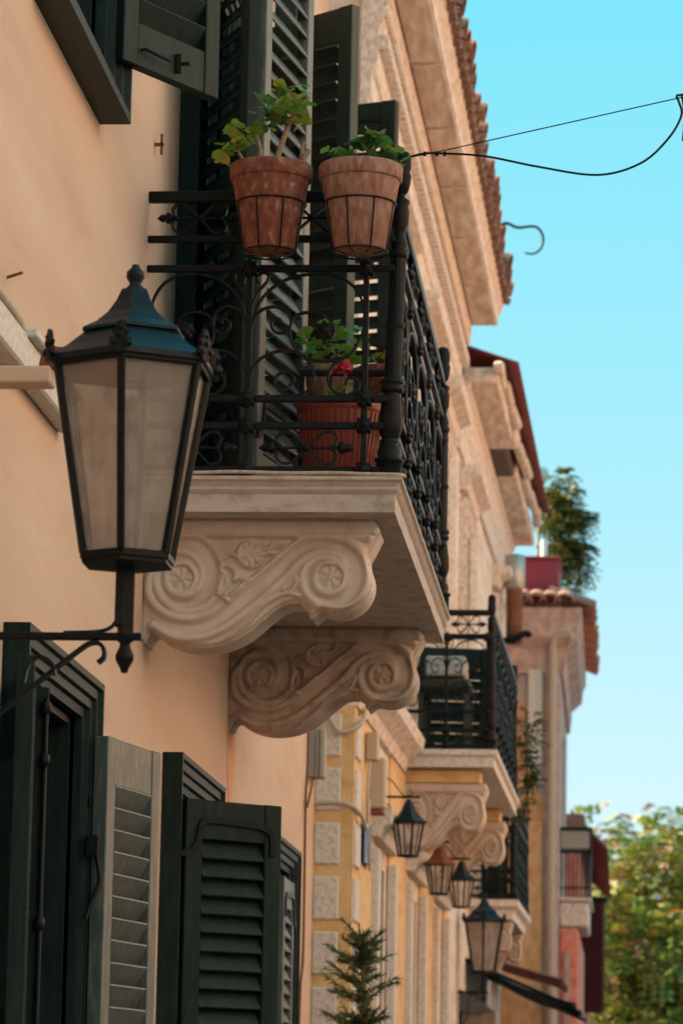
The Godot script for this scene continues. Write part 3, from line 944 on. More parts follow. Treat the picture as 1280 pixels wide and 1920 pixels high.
func shell(t: Node3D, fr: Dictionary, u0: float, u1: float, h: float, deep: float, m: Material) -> void:
	var st := begin()
	var b := FB(fr)
	box(st, F(fr, u0 + .1, h * .5, -deep * .5 - .18), Vector3(.2, h - .01, deep - .36), b)
	box(st, F(fr, u1 - .1, h * .5, -deep * .5 - .18), Vector3(.2, h - .01, deep - .36), b)
	box(st, F(fr, (u0 + u1) * .5, h * .5, -deep), Vector3(u1 - u0, h, .2), b)
	part(t, "side_wall", fin(st), m)
	st = begin()
	box(st, F(fr, (u0 + u1) * .5, h + .1, -deep * .5), Vector3(u1 - u0, .2, deep + .1), b)
	part(t, "roof", fin(st), M.old_tile)
	st = begin()
	box(st, F(fr, (u0 + u1) * .5, 3.42, -deep * .5 - .2), Vector3(u1 - u0 - .5, .14, deep - .6), b)
	part(t, "floor", fin(st), M.paving)

func near_house() -> void:
	var fr := frame(0, 0, 0)
	var t := thing("peach_house", "peach plastered house with dark green louvred shutters and a carved balcony", "house", P(-2, 0, 6))
	var low := [[8.30, 9.32], [11.24, 12.27], [14.22, 15.25]]
	var holes := []
	for w in low: holes.append([w[0], w[1], .95, 2.68])
	var high := [[8.30, 9.30, 4.53, 6.2], [11.24, 12.27, 3.60, 5.62], [14.22, 15.25, 4.53, 6.2]]
	holes.append_array(high)
	part(t, "wall", wallmesh(fr, -8, 16.675, 0, 8.6, .35, holes), M.peach)
	shell(t, fr, -8, 16.67, 8.6, 7.0, M.peach)
	var st := begin()
	sweep(st, [F(fr, -8, 0, 0), F(fr, 16.67, 0, 0)], [Vector2(-.01, 8.2), Vector2(.05, 8.2), Vector2(.08, 8.35), Vector2(.25, 8.45), Vector2(.25, 8.6), Vector2(-.01, 8.6)], UP)
	part(t, "cornice", fin(st), M.old_stone)
	var prof := SURROUND.duplicate()
	prof.reverse()
	for w in low:
		var n := node(t, "window"); n.position = -t.position
		part(n, "surround", surround(fr, w[0], w[1], .95, 2.68, prof), M.green_paint)
		casement(n, fr, w[0], w[1], .95, 2.68, .16, M.green_paint)
	var big := prof.map(func(v): return Vector2(v.x * 1.4, v.y * 1.35))
	for w in high:
		var door: bool = w[2] < 4.0
		var n := node(t, "balcony_door" if door else "window"); n.position = -t.position
		part(n, "surround", surround(fr, w[0], w[1], w[2], w[3], prof if door else big, not door), M.green_paint)
		casement(n, fr, w[0], w[1], w[2], w[3], .14, M.green_paint)
	# shutters: hinge, free edge
	shutter(t, .06, 8.42, -.03, 8.88, .97, 2.65, 1, M.green_paint, .061, "", 0, 56, false)
	shutter(t, .05, 8.28, .125, 7.82, .97, 2.65, 1, M.green_paint, .061, "", 0, 56, false)
	shutter(t, .07, 9.36, .155, 9.80, .97, 2.634, -1, M.worn_sheen_paint, .062, "shutter leaf, its paint worn grey and lightened for reflected light")
	shutter(t, .06, 11.22, .345, 11.49, .97, 2.637, 1, M.green_paint)
	shutter(t, .07, 12.30, .17, 12.78, .97, 2.637, -1, M.green_paint)
	shutter(t, .03, 15.20, .03, 14.74, .97, 2.637, -1, M.worn_sheen_paint)  # reflected light on these louvres is part of the paint colour
	shutter(t, .06, 9.34, .285, 9.735, 4.548, 6.15, -1, M.green_paint, .078, "", .03)
	shutter(t, .04, 11.27, .283, 10.80, 3.62, 5.58, 1, M.green_paint, .068)
	shutter(t, .300, 10.83, .40, 11.40, 3.62, 5.58, 1, M.worn_sheen_paint, .068, "shutter leaf folded outwards, reflected sky painted into its grey colour")
	shutter(t, .04, 12.33, .52, 11.94, 3.62, 5.57, -1, M.olive_paint, .068, "", 0, 36)
	shutter(t, .06, 14.18, .53, 14.02, 4.54, 5.84, 1, M.green_paint, .07)
	# espagnolette rod on the near ajar leaf
	st = begin()
	tube(st, [P(.075, 1.0, 8.41), P(.075, 2.62, 8.41)], .006)
	for y in [1.05, 1.55, 1.75, 2.05, 2.45, 2.58]: lathe(st, P(.075, y, 8.41), [Vector2(.007, 0), Vector2(.013, .004), Vector2(.013, .03), Vector2(.007, .034)], 10)
	part(t, "shutter_rod", fin(st), M.iron)
	for q in [[9.33, 2.3], [12.3, 2.3]]:
		st = begin()
		boxab(st, P(.04, q[1], q[0] - .012), P(.075, q[1] + .06, q[0] + .012), .003)
		tube(st, spline([P(.07, q[1], q[0]), P(.08, q[1] - .06, q[0]), P(.065, q[1] - .11, q[0] - .01), P(.05, q[1] - .17, q[0] - .03)], 4), .006)
		part(t, "shutter_stay", fin(st), M.iron)
	# hook on the upper leaf and a pin in the plaster
	st = begin()
	tube(st, [P(.10, 4.60, 9.42), P(.13, 4.60, 9.40), P(.19, 4.59, 9.48)], .005)
	part(t, "shutter_stay", fin(st), M.iron)
	st = begin()
	boxab(st, P(.20, 4.575, 9.54), P(.215, 4.63, 9.555)); boxab(st, P(.20, 4.597, 9.545), P(.24, 4.607, 9.553))
	part(t, "shutter_catch", fin(st), M.iron)
	st = begin()
	boxab(st, P(-.01, 4.648, 10.545), P(.03, 4.656, 10.56)); boxab(st, P(.02, 4.62, 10.545), P(.027, 4.685, 10.56))
	part(t, "wall_pin", fin(st), M.rust)
	st = begin()
	tube(st, [P(-.01, 3.605, 8.09), P(.04, 3.615, 8.07)], .004)
	part(t, "wall_pin", fin(st), M.rust)
	st = begin()
	var pp := PackedVector2Array()
	for q in [[12.93, 3.10], [13.22, 3.14], [13.20, 2.95], [13.15, 2.80], [13.17, 2.66], [13.06, 2.58], [12.98, 2.60], [13.02, 2.78], [12.95, 2.92]]: pp.append(Vector2(q[0], q[1]))
	extrude(st, pp, P(-.001, 0, 0), Vector3(0, 0, -1), UP, Vector3.RIGHT, .003)
	part(t, "paint_patch", fin(st), M.patch)
	# white trunking, its pipe and the beam stub beside the lantern
	var d := thing("cable_trunking", "cracked white cable trunking with a pipe along its top on peach wall", "trunking", P(0, 3.37, 7.5))
	st = begin()
	boxab(st, P(.0, 3.372, 5.5), P(.06, 3.462, 8.06), .006)
	part(d, "long_length", fin(st), M.white_paint)
	st = begin()
	boxab(st, P(.0, 3.385, 8.10), P(.05, 3.47, 8.9), .006); boxab(st, P(.0, 3.47, 8.13), P(.072, 3.492, 8.9), .004)
	part(d, "short_length", fin(st), M.white_paint)
	st = begin()
	tube(st, spline([P(.05, 3.475, 5.5), P(.05, 3.478, 7.5), P(.05, 3.478, 7.9), P(.045, 3.47, 8.04), P(.03, 3.45, 8.08)], 4), .014)
	part(d, "pipe", fin(st), M.pipe)
	var e := thing("beam_stub", "short peach painted beam jutting from wall behind the big lantern", "beam", P(0, 3.236, 7.6))
	st = begin()
	boxab(st, P(-.1, 3.238, 7.58), P(.20, 3.277, 7.66), .004)
	part(e, "beam", fin(st), M.peach)
	st = begin()
	boxab(st, P(.178, 3.277, 7.60), P(.26, 3.30, 7.63), .003); tube(st, spline([P(.18, 3.27, 7.6), P(.19, 3.31, 7.6), P(.23, 3.312, 7.6), P(.27, 3.30, 7.6)], 4), .011)
	part(e, "rusty_clip", fin(st), M.rust)
	# meter box and cables by the corner
	var g := thing("meter_box", "grey ribbed metal box at the corner of peach house", "box", P(.0, 3.2, 16.35))
	st = begin()
	boxab(st, P(-.005, 3.212, 16.30), P(.075, 3.445, 16.42), .006)
	part(g, "case", fin(st), M.grey_box)
	st = begin()
	for k in 2: boxab(st, P(.035 + k * .02, 3.214, 16.288), P(.043 + k * .02, 3.443, 16.302), .002)
	part(g, "rib", fin(st), M.grey_box)
	var cb := thing("wall_cable", "thin brown cable running down peach wall below grey box", "cable", P(.01, 1.0, 16.1))
	st = begin()
	tube(st, spline([P(.01, 1.0, 15.9), P(.012, 2.1, 15.95), P(.012, 2.35, 16.08), P(.012, 2.7, 16.08), P(.012, 3.08, 16.06), P(.014, 3.25, 16.1), P(.014, 3.45, 16.14), P(.012, 3.7, 16.5)], 6), .006)
	tube(st, spline([P(.02, 3.05, 16.06), P(.025, 3.15, 16.2), P(.02, 3.22, 16.34)], 4), .006)
	part(cb, "cable", fin(st), M.rust)

func upper_window(t: Node3D, fr: Dictionary, u0: float, u1: float, v0: float, v1: float, m: Material, hood := true) -> void:
	var n := node(t, "window"); n.position = -t.position
	var prof := SURROUND.duplicate(); prof.reverse()
	part(n, "surround", surround(fr, u0, u1, v0, v1, prof.map(func(v): return Vector2(v.x * 1.5, v.y)), true), m)
	casement(n, fr, u0, u1, v0, v1, .15, M.olive_paint)
	if hood:
		var st := begin()
		sweep(st, [F(fr, u0 - .22, 0, 0), F(fr, u1 + .22, 0, 0)], [Vector2(-.01, v1 + .2), Vector2(.06, v1 + .2), Vector2(.08, v1 + .27), Vector2(.16, v1 + .31), Vector2(.17, v1 + .37), Vector2(-.01, v1 + .40)], UP)
		part(n, "hood", fin(st), m)

func second_house() -> void:
	var fr := frame(.17, 16.68, .01)
	var b := FB(fr)
	var t := thing("yellow_house", "ochre and white house with heavy dentil cornice and clay tile eaves", "house", P(-2, 0, 20))
	var low := [[1.42, 2.15], [3.85, 4.65], [6.3, 7.0]]
	var holes := []
	for w in low: holes.append([w[0], w[1], .5, 2.95])
	var high := [[1.2, 2.1, 4.5, 6.15], [3.75, 4.75, 3.8, 6.15], [6.1, 7.0, 4.5, 6.15]]
	holes.append_array(high)
	part(t, "wall", wallmesh(fr, 0, 7.5, 0, 7.5, .3, holes), M.cream)
	shell(t, fr, .0, 7.5, 7.5, 7.0, M.cream)
	for w in high: upper_window(t, fr, w[0], w[1], w[2], w[3], M.old_stone)
	# ground floor dressed in ochre
	var st := begin()
	var us := [.0, 1.28, 2.30, 3.70, 4.80, 6.15, 7.15, 7.5]
	for k in 4: box(st, F(fr, (us[k * 2] + us[k * 2 + 1]) * .5, 1.8, .006), Vector3(us[k * 2 + 1] - us[k * 2], 3.6, .02), b)
	box(st, P(.0845, 1.8, 16.672), Vector3(.169, 3.6, .012))
	part(t, "ochre_render", fin(st), M.ochre)
	for k in 13:
		var y := .21 + k * .262
		st = begin()
		box(st, P(.062, y + .10, 16.664), Vector3(.126, .205 + rng.randf_range(-.006, .006), .026), Basis(), .008)
		part(t, "quoin", fin(st), M.whitewash)
		st = begin()
		box(st, F(fr, .17, y + .10, .018), Vector3(.27, .205 + rng.randf_range(-.006, .006), .024), b, .008)
		part(t, "quoin", fin(st), M.whitewash)
	for w in low:
		for u in [w[0] - .30, w[1] + .13]:
			st = begin()
			box(st, F(fr, u + .085, 1.5, .03), Vector3(.17, 3.0, .05), b, .006)
			part(t, "pilaster", fin(st), M.whitewash)
		st = begin()
		sweep(st, [F(fr, w[0] - .34, 0, 0), F(fr, w[1] + .34, 0, 0)], [Vector2(-.01, 3.06), Vector2(.05, 3.06), Vector2(.07, 3.10), Vector2(.11, 3.13), Vector2(.12, 3.19), Vector2(.05, 3.25), Vector2(-.01, 3.25)], UP)
		part(t, "lintel_hood", fin(st), M.whitewash)
		var n := node(t, "ground_window"); n.position = -t.position
		casement(n, fr, w[0], w[1], .5, 2.95, .2, M.iron)
		for k in 7:
			st = begin()
			tube(st, [F(fr, w[0] + .05 + k * (w[1] - w[0] - .1) / 6, .5, -.05), F(fr, w[0] + .05 + k * (w[1] - w[0] - .1) / 6, 2.6, -.05)], .011, -1, 6)
			part(n, "window_bar", fin(st), M.iron)
		st = begin()
		for v in [.9, 1.7, 2.6]: box(st, F(fr, (w[0] + w[1]) * .5, v, -.05), Vector3(w[1] - w[0], .03, .012), b)
		part(n, "bar_rail", fin(st), M.iron)
	# string course with the bracketed hood above the corner
	st = begin()
	sweep(st, [F(fr, .0, 0, 0), F(fr, 3.2, 0, 0)], [Vector2(-.01, 3.60), Vector2(.03, 3.60), Vector2(.05, 3.66), Vector2(.13, 3.72), Vector2(.14, 3.79), Vector2(.05, 3.84), Vector2(-.01, 3.84)], UP)
	part(t, "string_course", fin(st), M.old_stone)
	# main cornice
	st = begin()
	sweep(st, [F(fr, -.02, 0, 0), F(fr, 7.48, 0, 0)], [Vector2(-.01, 6.5), Vector2(.03, 6.5), Vector2(.03, 6.66), Vector2(.045, 6.67), Vector2(.045, 6.80), Vector2(.06, 6.81), Vector2(.075, 6.86), Vector2(.075, 7.00), Vector2(.10, 7.06), Vector2(.105, 7.12), Vector2(.14, 7.17), Vector2(.14, 7.235), Vector2(.325, 7.235), Vector2(.33, 7.30), Vector2(.355, 7.34), Vector2(.37, 7.40), Vector2(.37, 7.43), Vector2(-.01, 7.5)], UP)
	var cor := part(t, "cornice", fin(st), M.old_stone)
	st = begin()
	for k in 6: box(st, F(fr, .6 + k * 1.24, 7.226, .235), Vector3(1.2 - .03 * (k % 2), .016, .165), b, .003)
	part(cor, "soffit_panel", fin(st), M.worn_soffit)
	st = begin()
	box(st, Vector3.ZERO, Vector3(.055, .075, .06), b, .004)
	var dm := fin(st)
	for k in 68:
		var o := part(cor, "dentil", dm, M.old_stone, false)
		o.position = F(fr, .04 + k * .11, 6.955, .10)
	st = begin()
	lathe(st, Vector3.ZERO, [Vector2(0, -.03), Vector2(.02, -.02), Vector2(.026, 0), Vector2(.018, .022), Vector2(0, .03)], 8)
	var egg := fin(st)
	for k in 92:
		var o := part(cor, "egg_moulding", egg, M.old_stone, false)
		o.position = F(fr, .03 + k * .081, 7.105, .115)
	# eaves: rows of clay barrel tiles
	var cover := tile_mesh(.085, .11, .5, true)
	var pan := tile_mesh(.085, .11, .5, false)
	var tb := Basis(fr.u, UP, fr.n) * Basis(Vector3.RIGHT, .28)
	for k in 38:
		var o := part(t, "roof_tile", pan, M.old_tile, false)
		o.transform = Transform3D(tb, F(fr, -.0 + k * .20, 7.50, .185 + rng.randf_range(-.012, .012)) - t.position)
		o = part(t, "roof_tile", cover, M.tile if rng.randf() < .6 else M.old_tile, false)
		o.transform = Transform3D(tb * Basis(UP, rng.randf_range(-.04, .04)), F(fr, .1 + k * .20, 7.545, .175 + rng.randf_range(-.03, .03)) - t.position)
	# blue street plate, boxes and cables on the corner
	var bp := thing("street_sign", "small plain blue plate fixed beside quoins of yellow house", "sign", F(fr, .62, 2.87, .03))
	st = begin()
	box(st, F(fr, .62, 2.98, .036), Vector3(.40, .21, .008), b, .002)
	part(bp, "plate", fin(st), M.blue_plate)
	var e := thing("alarm_box", "tall beige box with an orange base on yellow house", "box", F(fr, 1.0, 3.15, .02))
	st = begin()
	box(st, F(fr, .92, 3.31, .055), Vector3(.12, .26, .09), b, .01)
	part(e, "case", fin(st), M.beige_box)
	st = begin()
	box(st, F(fr, .92, 3.165, .055), Vector3(.10, .03, .075), b, .008)
	part(e, "base", fin(st), M.red_sheet)
	e = thing("junction_box", "small beige junction box with cables above alarm box", "box", F(fr, .6, 3.38, .02))
	st = begin()
	box(st, F(fr, .66, 3.47, .05), Vector3(.12, .14, .06), b, .006)
	part(e, "case", fin(st), M.beige_box)
	st = begin()
	tube(st, spline([F(fr, .62, 3.4, .04), F(fr, .5, 3.2, .04), F(fr, .58, 3.0, .04), F(fr, .66, 2.85, .045)], 5), .008)
	tube(st, spline([P(.0, 3.12, 16.645), P(.10, 3.125, 16.645), P(.18, 3.11, 16.65), P(.215, 3.08, 16.8), F(fr, .5, 3.05, .04), F(fr, .6, 3.2, .04)], 5), .010)
	tube(st, spline([P(.01, 3.62, 16.62), P(.06, 3.55, 16.62), P(.10, 3.48, 16.62), P(.15, 3.47, 16.64), P(.22, 3.52, 16.7), F(fr, .3, 3.62, .04)], 5), .012)
	part(e, "cable", fin(st), M.pipe)
	e = thing("loose_cable", "bent cable stub curling from the tiled eaves against sky", "cable", F(fr, 5.8, 7.4, .4))
	st = begin()
	tube(st, spline([P(.60, 7.50, 22.5), P(.68, 7.55, 22.5), P(.76, 7.52, 22.5), P(.88, 7.525, 22.5), P(.93, 7.46, 22.5), P(.92, 7.38, 22.5), P(.87, 7.34, 22.5), P(.81, 7.345, 22.5)], 5), .011, .006)
	part(e, "cable", fin(st), M.iron)

func tile_mesh(r0: float, r1: float, l: float, convex: bool) -> ArrayMesh:    # local: x along the eave, y up, z outwards
	var st := begin()
	st.set_smooth_group(1)
	var n := 8
	var g := func(i: int, z: int, k: float) -> Vector3:
		var a := PI * i / n
		var r: float = (r1 if z == 1 else r0) - k
		return Vector3(r * cos(a), r * sin(a) * (.75 if convex else -.6), (z - .5) * l)
	for i in n:
		quad(st, g.call(i, 1, 0), g.call(i + 1, 1, 0), g.call(i + 1, 0, 0), g.call(i, 0, 0))
		quad(st, g.call(i + 1, 1, .016), g.call(i, 1, .016), g.call(i, 0, .016), g.call(i + 1, 0, .016))
	st.set_smooth_group(-1)
	for i in n: quad(st, g.call(i, 1, .016), g.call(i + 1, 1, .016), g.call(i + 1, 1, 0), g.call(i, 1, 0))
	return fin(st)

func corrugated(fr: Dictionary, u0: float, u1: float, o0: float, y0: float, o1: float, y1: float, pitch: float, amp: float) -> ArrayMesh:
	var st := begin()
	st.set_smooth_group(1)
	var n := int((u1 - u0) / pitch * 6)
	for side in [0.0, -.006]:
		for i in n:
			var a := u0 + (u1 - u0) * i / n
			var b := u0 + (u1 - u0) * (i + 1) / n
			var ya: float = amp * sin(a / pitch * TAU) + side
			var yb: float = amp * sin(b / pitch * TAU) + side
			quad(st, F(fr, a, y0 + ya, o0), F(fr, a, y1 + ya, o1), F(fr, b, y1 + yb, o1), F(fr, b, y0 + yb, o0))
	return fin(st)

func third_house() -> void:
	var fr := frame(.255, 24.2, .014)
	var b := FB(fr)
	var t := thing("weathered_house", "weathered cream house with sooty broken eaves and red corrugated roof", "house", P(-2, 0, 28))
	var holes := [[1.0, 2.0, 4.4, 6.0], [3.2, 4.2, 3.4, 4.6], [5.6, 6.5, 4.4, 6.0], [1.5, 6.8, .13, 2.6]]
	part(t, "wall", wallmesh(fr, .01, 7.75, 0, 7.05, .3, holes), M.cream)
	shell(t, fr, .01, 7.75, 7.0, 7.0, M.cream)
	for k in 3: upper_window(t, fr, holes[k][0], holes[k][1], holes[k][2], holes[k][3], M.old_stone)
	var st := begin()
	sweep(st, [F(fr, .4, 0, 0), F(fr, 7.7, 0, 0)], [Vector2(-.01, 6.45), Vector2(.03, 6.45), Vector2(.03, 6.62), Vector2(.06, 6.70), Vector2(.07, 6.86), Vector2(.10, 6.92), Vector2(-.01, 6.93)], UP)
	part(t, "cornice", fin(st), M.old_stone)
	var pieces := [[.5, 2.6, .30, "worn_soffit"], [2.6, 3.0, .33, "old_stone"], [3.0, 4.2, .24, "soot"], [4.2, 7.7, .27, "worn_soffit"]]
	for p in pieces:
		st = begin()
		box(st, F(fr, (p[0] + p[1]) * .5, 6.99, p[2] * .5), Vector3(p[1] - p[0] - .004, .12, p[2]), b, .015)
		part(t, "eaves_slab", fin(st), M[p[3]])
	st = begin()
	for k in 9: box(st, F(fr, .7 + k * .75, 7.03 + .02 * (k % 2), .30 + .015 * (k % 3)), Vector3(.72, .07, .08), b * Basis(UP, rng.randf_range(-.03, .03)), .02)
	part(t, "broken_edge", fin(st), M.old_stone)
	part(t, "roof_sheet", corrugated(fr, .55, 6.9, -.06, 7.27, .44, 7.10, .12, .018), M.red_sheet)
	st = begin()
	tube(st, [F(fr, .5, 7.29, -.05), F(fr, 6.9, 7.29, -.05)], .05)
	part(t, "ridge_tile", fin(st), M.old_tile)
	# shop awnings below
	var a := thing("shop_awning", "sagging black cloth awning on thin poles over shop front", "awning", F(fr, 3.0, 2.5, .4))
	st = begin()
	for i in 12:
		var o0 := i / 12.0
		var o1 := (i + 1) / 12.0
		var y0 := 2.86 - .33 * o0 - .05 * sin(o0 * PI)
		var y1 := 2.86 - .33 * o1 - .05 * sin(o1 * PI)
		for k in 6:
			var q0 := 2.2 + k * .55
			quad(st, F(fr, q0, y0 + .02 * sin(k * 2.1), o0 * .82), F(fr, q0, y1 + .02 * sin(k * 2.1), o1 * .82), F(fr, q0 + .55, y1 + .02 * sin(k * 2.1 + 2.1), o1 * .82), F(fr, q0 + .55, y0 + .02 * sin(k * 2.1 + 2.1), o0 * .82))
	part(a, "cloth", fin(st), M.black_cloth)
	for u in [2.25, 3.8, 5.4]:
		st = begin()
		tube(st, [F(fr, u, 2.84, .0), F(fr, u, 2.49, .84)], .014)
		part(a, "pole", fin(st), M.iron)
	a = thing("tin_canopy", "small faded red corrugated canopy beyond the black awning", "canopy", F(fr, 6.0, 2.8, .4))
	part(a, "sheet", corrugated(fr, 5.7, 7.4, .05, 3.0, .62, 2.84, .12, .02), M.red_sheet)
	st = begin()
	box(st, F(fr, 6.55, 2.83, .6), Vector3(1.7, .05, .03), b)
	part(a, "edge_beam", fin(st), M.maroon)
	# little balcony of this house
	var bal := thing("small_balcony", "narrow iron balcony on weathered house above black awning", "balcony", F(fr, 4.0, 3.2, .2))
	st = begin()
	sweep(st, [F(fr, 2.6, 0, 0), F(fr, 2.6, 0, .34), F(fr, 4.9, 0, .34), F(fr, 4.9, 0, 0)], [Vector2(-.33, 3.17), Vector2(.0, 3.17), Vector2(.0, 3.24), Vector2(.04, 3.27), Vector2(.04, 3.32), Vector2(-.33, 3.325)], UP)
	part(bal, "slab", fin(st), M.old_stone)
	iron_side(bal, F(fr, 2.62, 3.32, .0), F(fr, 2.62, 3.32, .34), [.33], [.74, .62, .55, .22, .15, .03], M.iron)
	iron_side(bal, F(fr, 2.62, 3.32, .34), F(fr, 4.88, 3.32, .34), [.38, .38, .38, .38, .38, .36], [.74, .62, .55, .22, .15, .03], M.iron)
	for u in [2.62, 4.88]: place_column(bal, F(fr, u, 3.32, .34), F(fr, u, 4.16, .34), M.iron)
	for u in [2.72, 4.5]: corbel(bal, F(fr, u, 3.165, 0), Basis(fr.n, UP, -fr.u) * Basis.from_scale(Vector3(.45, .8, .8)), M.marble)
	# dark shutters of its door
	for k in [[3.2, 1], [4.2, -1]]:
		var p0: Vector3 = F(fr, k[0], 0, .04)
		var p1: Vector3 = F(fr, k[0] - .05 * k[1], 0, .22)
		shutter(t, p0.x, -p0.z, p1.x, -p1.z, 3.36, 4.35, k[1], M.green_paint, .08, "", 0, 40, false)
	# flue on the far end
	var fl := thing("flue_pipe", "silver capped flue pipe with rusty lower length on weathered house", "chimney", P(.517, 5.8, 30))
	st = begin()
	lathe(st, P(.517, 0, 30), [Vector2(.07, 6.23), Vector2(.088, 6.25), Vector2(.088, 6.53), Vector2(0, 6.55)], 20)
	part(fl, "cap", fin(st), M.zinc)
	st = begin()
	lathe(st, P(.517, 0, 30), [Vector2(0, 5.75), Vector2(.07, 5.75), Vector2(.07, 5.9), Vector2(.077, 5.91), Vector2(.07, 5.92), Vector2(.07, 6.08), Vector2(.077, 6.09), Vector2(.07, 6.24)], 20)
	part(fl, "lower_length", fin(st), M.rust)
	st = begin()
	tube(st, spline([P(.3, 5.78, 30), P(.5, 5.77, 29.9), P(.62, 5.83, 29.9), P(.66, 5.80, 29.9)], 4), .03)
	part(fl, "arm", fin(st), M.iron)

func end_of_street() -> void:
	var fr := frame(.88, 32, -.004)
	var b := FB(fr)
	var t := thing("grey_pink_house", "peeling grey and pink house end with drainpipe and tiled eaves", "house", P(-2, 0, 34))
	part(t, "street_wall", wallmesh(fr, 0, 5.0, 0, 6.3, .3, [[2.0, 2.9, 4.0, 5.4]]), M.pink_plaster)
	var st := begin()
	boxab(st, P(-4, 0, 32.0), P(.58, 6.3, 32.3)); boxab(st, P(.582, 0, 31.985), P(.74, 6.2, 31.999))
	part(t, "end_wall", fin(st), M.patched_plaster)
	st = begin()
	boxab(st, P(.36, 0, 31.95), P(.735, 4.38, 31.984), .01)
	part(t, "orange_render", fin(st), M.orange_plaster)
	st = begin()
	boxab(st, P(.742, 0, 31.96), P(.876, 6.2, 31.999), .01)
	part(t, "corner_pier", fin(st), M.pink_plaster)
	st = begin()
	boxab(st, P(.585, 4.85, 31.955), P(.72, 5.95, 31.984), .01)
	part(t, "pale_panel", fin(st), M.whitewash)
	st = begin()
	boxab(st, P(-4, 0, 36.7), P(.57, 6.3, 37.0)); boxab(st, P(-4.2, 0, 32), P(-4, 6.3, 37))
	part(t, "side_wall", fin(st), M.pink_plaster)
	st = begin()
	boxab(st, P(-4.2, 6.3, 32.0), P(.88, 6.42, 37.0))
	part(t, "roof", fin(st), M.old_tile)
	st = begin()
	sweep(st, [P(.35, 0, 31.99), P(.88, 0, 31.99), P(.86, 0, 37.0)], [Vector2(-.01, 5.75), Vector2(.03, 5.75), Vector2(.05, 5.88), Vector2(.05, 5.98), Vector2(.16, 6.08), Vector2(.17, 6.2), Vector2(.20, 6.27), Vector2(.20, 6.34), Vector2(-.01, 6.36)], UP)
	part(t, "cornice", fin(st), M.pink_plaster)
	var cover := tile_mesh(.08, .1, .45, true)
	for k in 25:
		var o := part(t, "roof_tile", cover, M.tile if k % 3 else M.old_tile, false)
		o.transform = Transform3D(FB(fr) * Basis(Vector3.RIGHT, .35), F(fr, .1 + k * .2, 6.46, .10 + rng.randf_range(-.02, .02)) - t.position)
	for k in 5:
		var o := part(t, "roof_tile", cover, M.tile, false)
		o.transform = Transform3D(Basis(Vector3.RIGHT, .3), P(.40 + k * .13, 6.45, 31.95) - t.position)
	st = begin()
	tube(st, spline([P(1.0, 6.05, 31.85), P(.96, 6.12, 31.85), P(.86, 6.12, 31.85), P(.815, 6.0, 31.88), P(.815, 5.7, 31.9), P(.815, 4.0, 31.9), P(.82, 2.9, 31.9), P(.82, .2, 31.9)], 4), .038)
	part(t, "drainpipe", fin(st), M.pipe)
	var e := thing("roof_parapet", "plain maroon painted parapet box on the grey pink house roof", "parapet", P(.7, 6.42, 32.4))
	st = begin()
	boxab(st, P(.2, 6.42, 32.2), P(.855, 6.86, 33.2), .01)
	part(e, "block", fin(st), M.maroon_wall)
	st = begin()
	boxab(st, P(.18, 6.86, 32.17), P(.875, 6.885, 33.2), .006)
	part(e, "coping", fin(st), M.red_sheet)
	e = thing("roof_vent", "white vent post standing on the maroon parapet", "vent", P(.7, 6.885, 32.5))
	st = begin()
	lathe(st, P(.71, 6.885, 32.5), [Vector2(.07, 0), Vector2(.07, .02), Vector2(.035, .04), Vector2(.035, .2), Vector2(0, .21)], 14)
	part(e, "post", fin(st), M.white_paint)
	e = thing("roof_dome", "round white dome peeking over the red corrugated roof", "dome", P(.5, 7.4, 35.5))
	st = begin()
	lathe(st, P(.58, 8.28, 35.5), [Vector2(0, -.11), Vector2(.07, -.085), Vector2(.11, 0), Vector2(.085, .07), Vector2(0, .11)], 18)
	part(e, "ball", fin(st), M.white_paint)
	st = begin()
	tube(st, [P(.58, 6.3, 35.5), P(.58, 8.2, 35.5)], .02)
	part(e, "mast", fin(st), M.zinc)
	st = begin()
	boxab(st, P(.881, 0, 32.25), P(1.06, 3.42, 36.9), .02)
	part(t, "red_shop_front", fin(st), M.red_plaster)
	st = begin()
	boxab(st, P(.93, .2, 32.225), P(.985, 3.2, 32.249), .004)
	part(t, "shop_pilaster", fin(st), M.pink_plaster)
	e = thing("boxed_balcony", "black railed balcony with grey top box above the red shop front", "balcony", P(.9, 3.44, 33))
	st = begin()
	boxab(st, P(.881, 3.445, 32.5), P(1.15, 3.68, 34.2), .015); boxab(st, P(.881, 3.681, 32.47), P(1.18, 3.715, 34.2), .008)
	part(e, "slab", fin(st), M.old_stone)
	for k in 8:
		st = begin()
		tube(st, [P(.895 + k * .037, 3.716, 32.52), P(.895 + k * .037, 4.14, 32.52)], .007, -1, 6)
		part(e, "baluster", fin(st), M.iron)
	for k in 12:
		st = begin()
		tube(st, [P(1.155, 3.716, 32.52 + k * .14), P(1.155, 4.14, 32.52 + k * .14)], .007, -1, 6)
		part(e, "baluster", fin(st), M.iron)
	st = begin()
	boxab(st, P(.881, 3.80, 32.51), P(1.165, 3.815, 32.53)); boxab(st, P(.881, 4.13, 32.50), P(1.175, 4.155, 32.54)); boxab(st, P(1.145, 4.13, 32.545), P(1.175, 4.155, 34.2))
	part(e, "rail", fin(st), M.iron)
	st = begin()
	boxab(st, P(.884, 4.17, 32.48), P(1.16, 4.34, 32.7), .006)
	part(e, "planter_box", fin(st), M.grey_box)
	st = begin()
	boxab(st, P(.882, 4.341, 32.46), P(1.18, 4.37, 32.72), .004); boxab(st, P(1.161, 4.16, 32.47), P(1.178, 4.340, 32.7), .002)
	part(e, "box_lid", fin(st), M.iron)
	# red house
	fr = frame(1.0, 37.02, .0)
	t = thing("red_house", "red plastered house with slanting sheet roof behind the maroon blind", "house", P(-2, 0, 42))
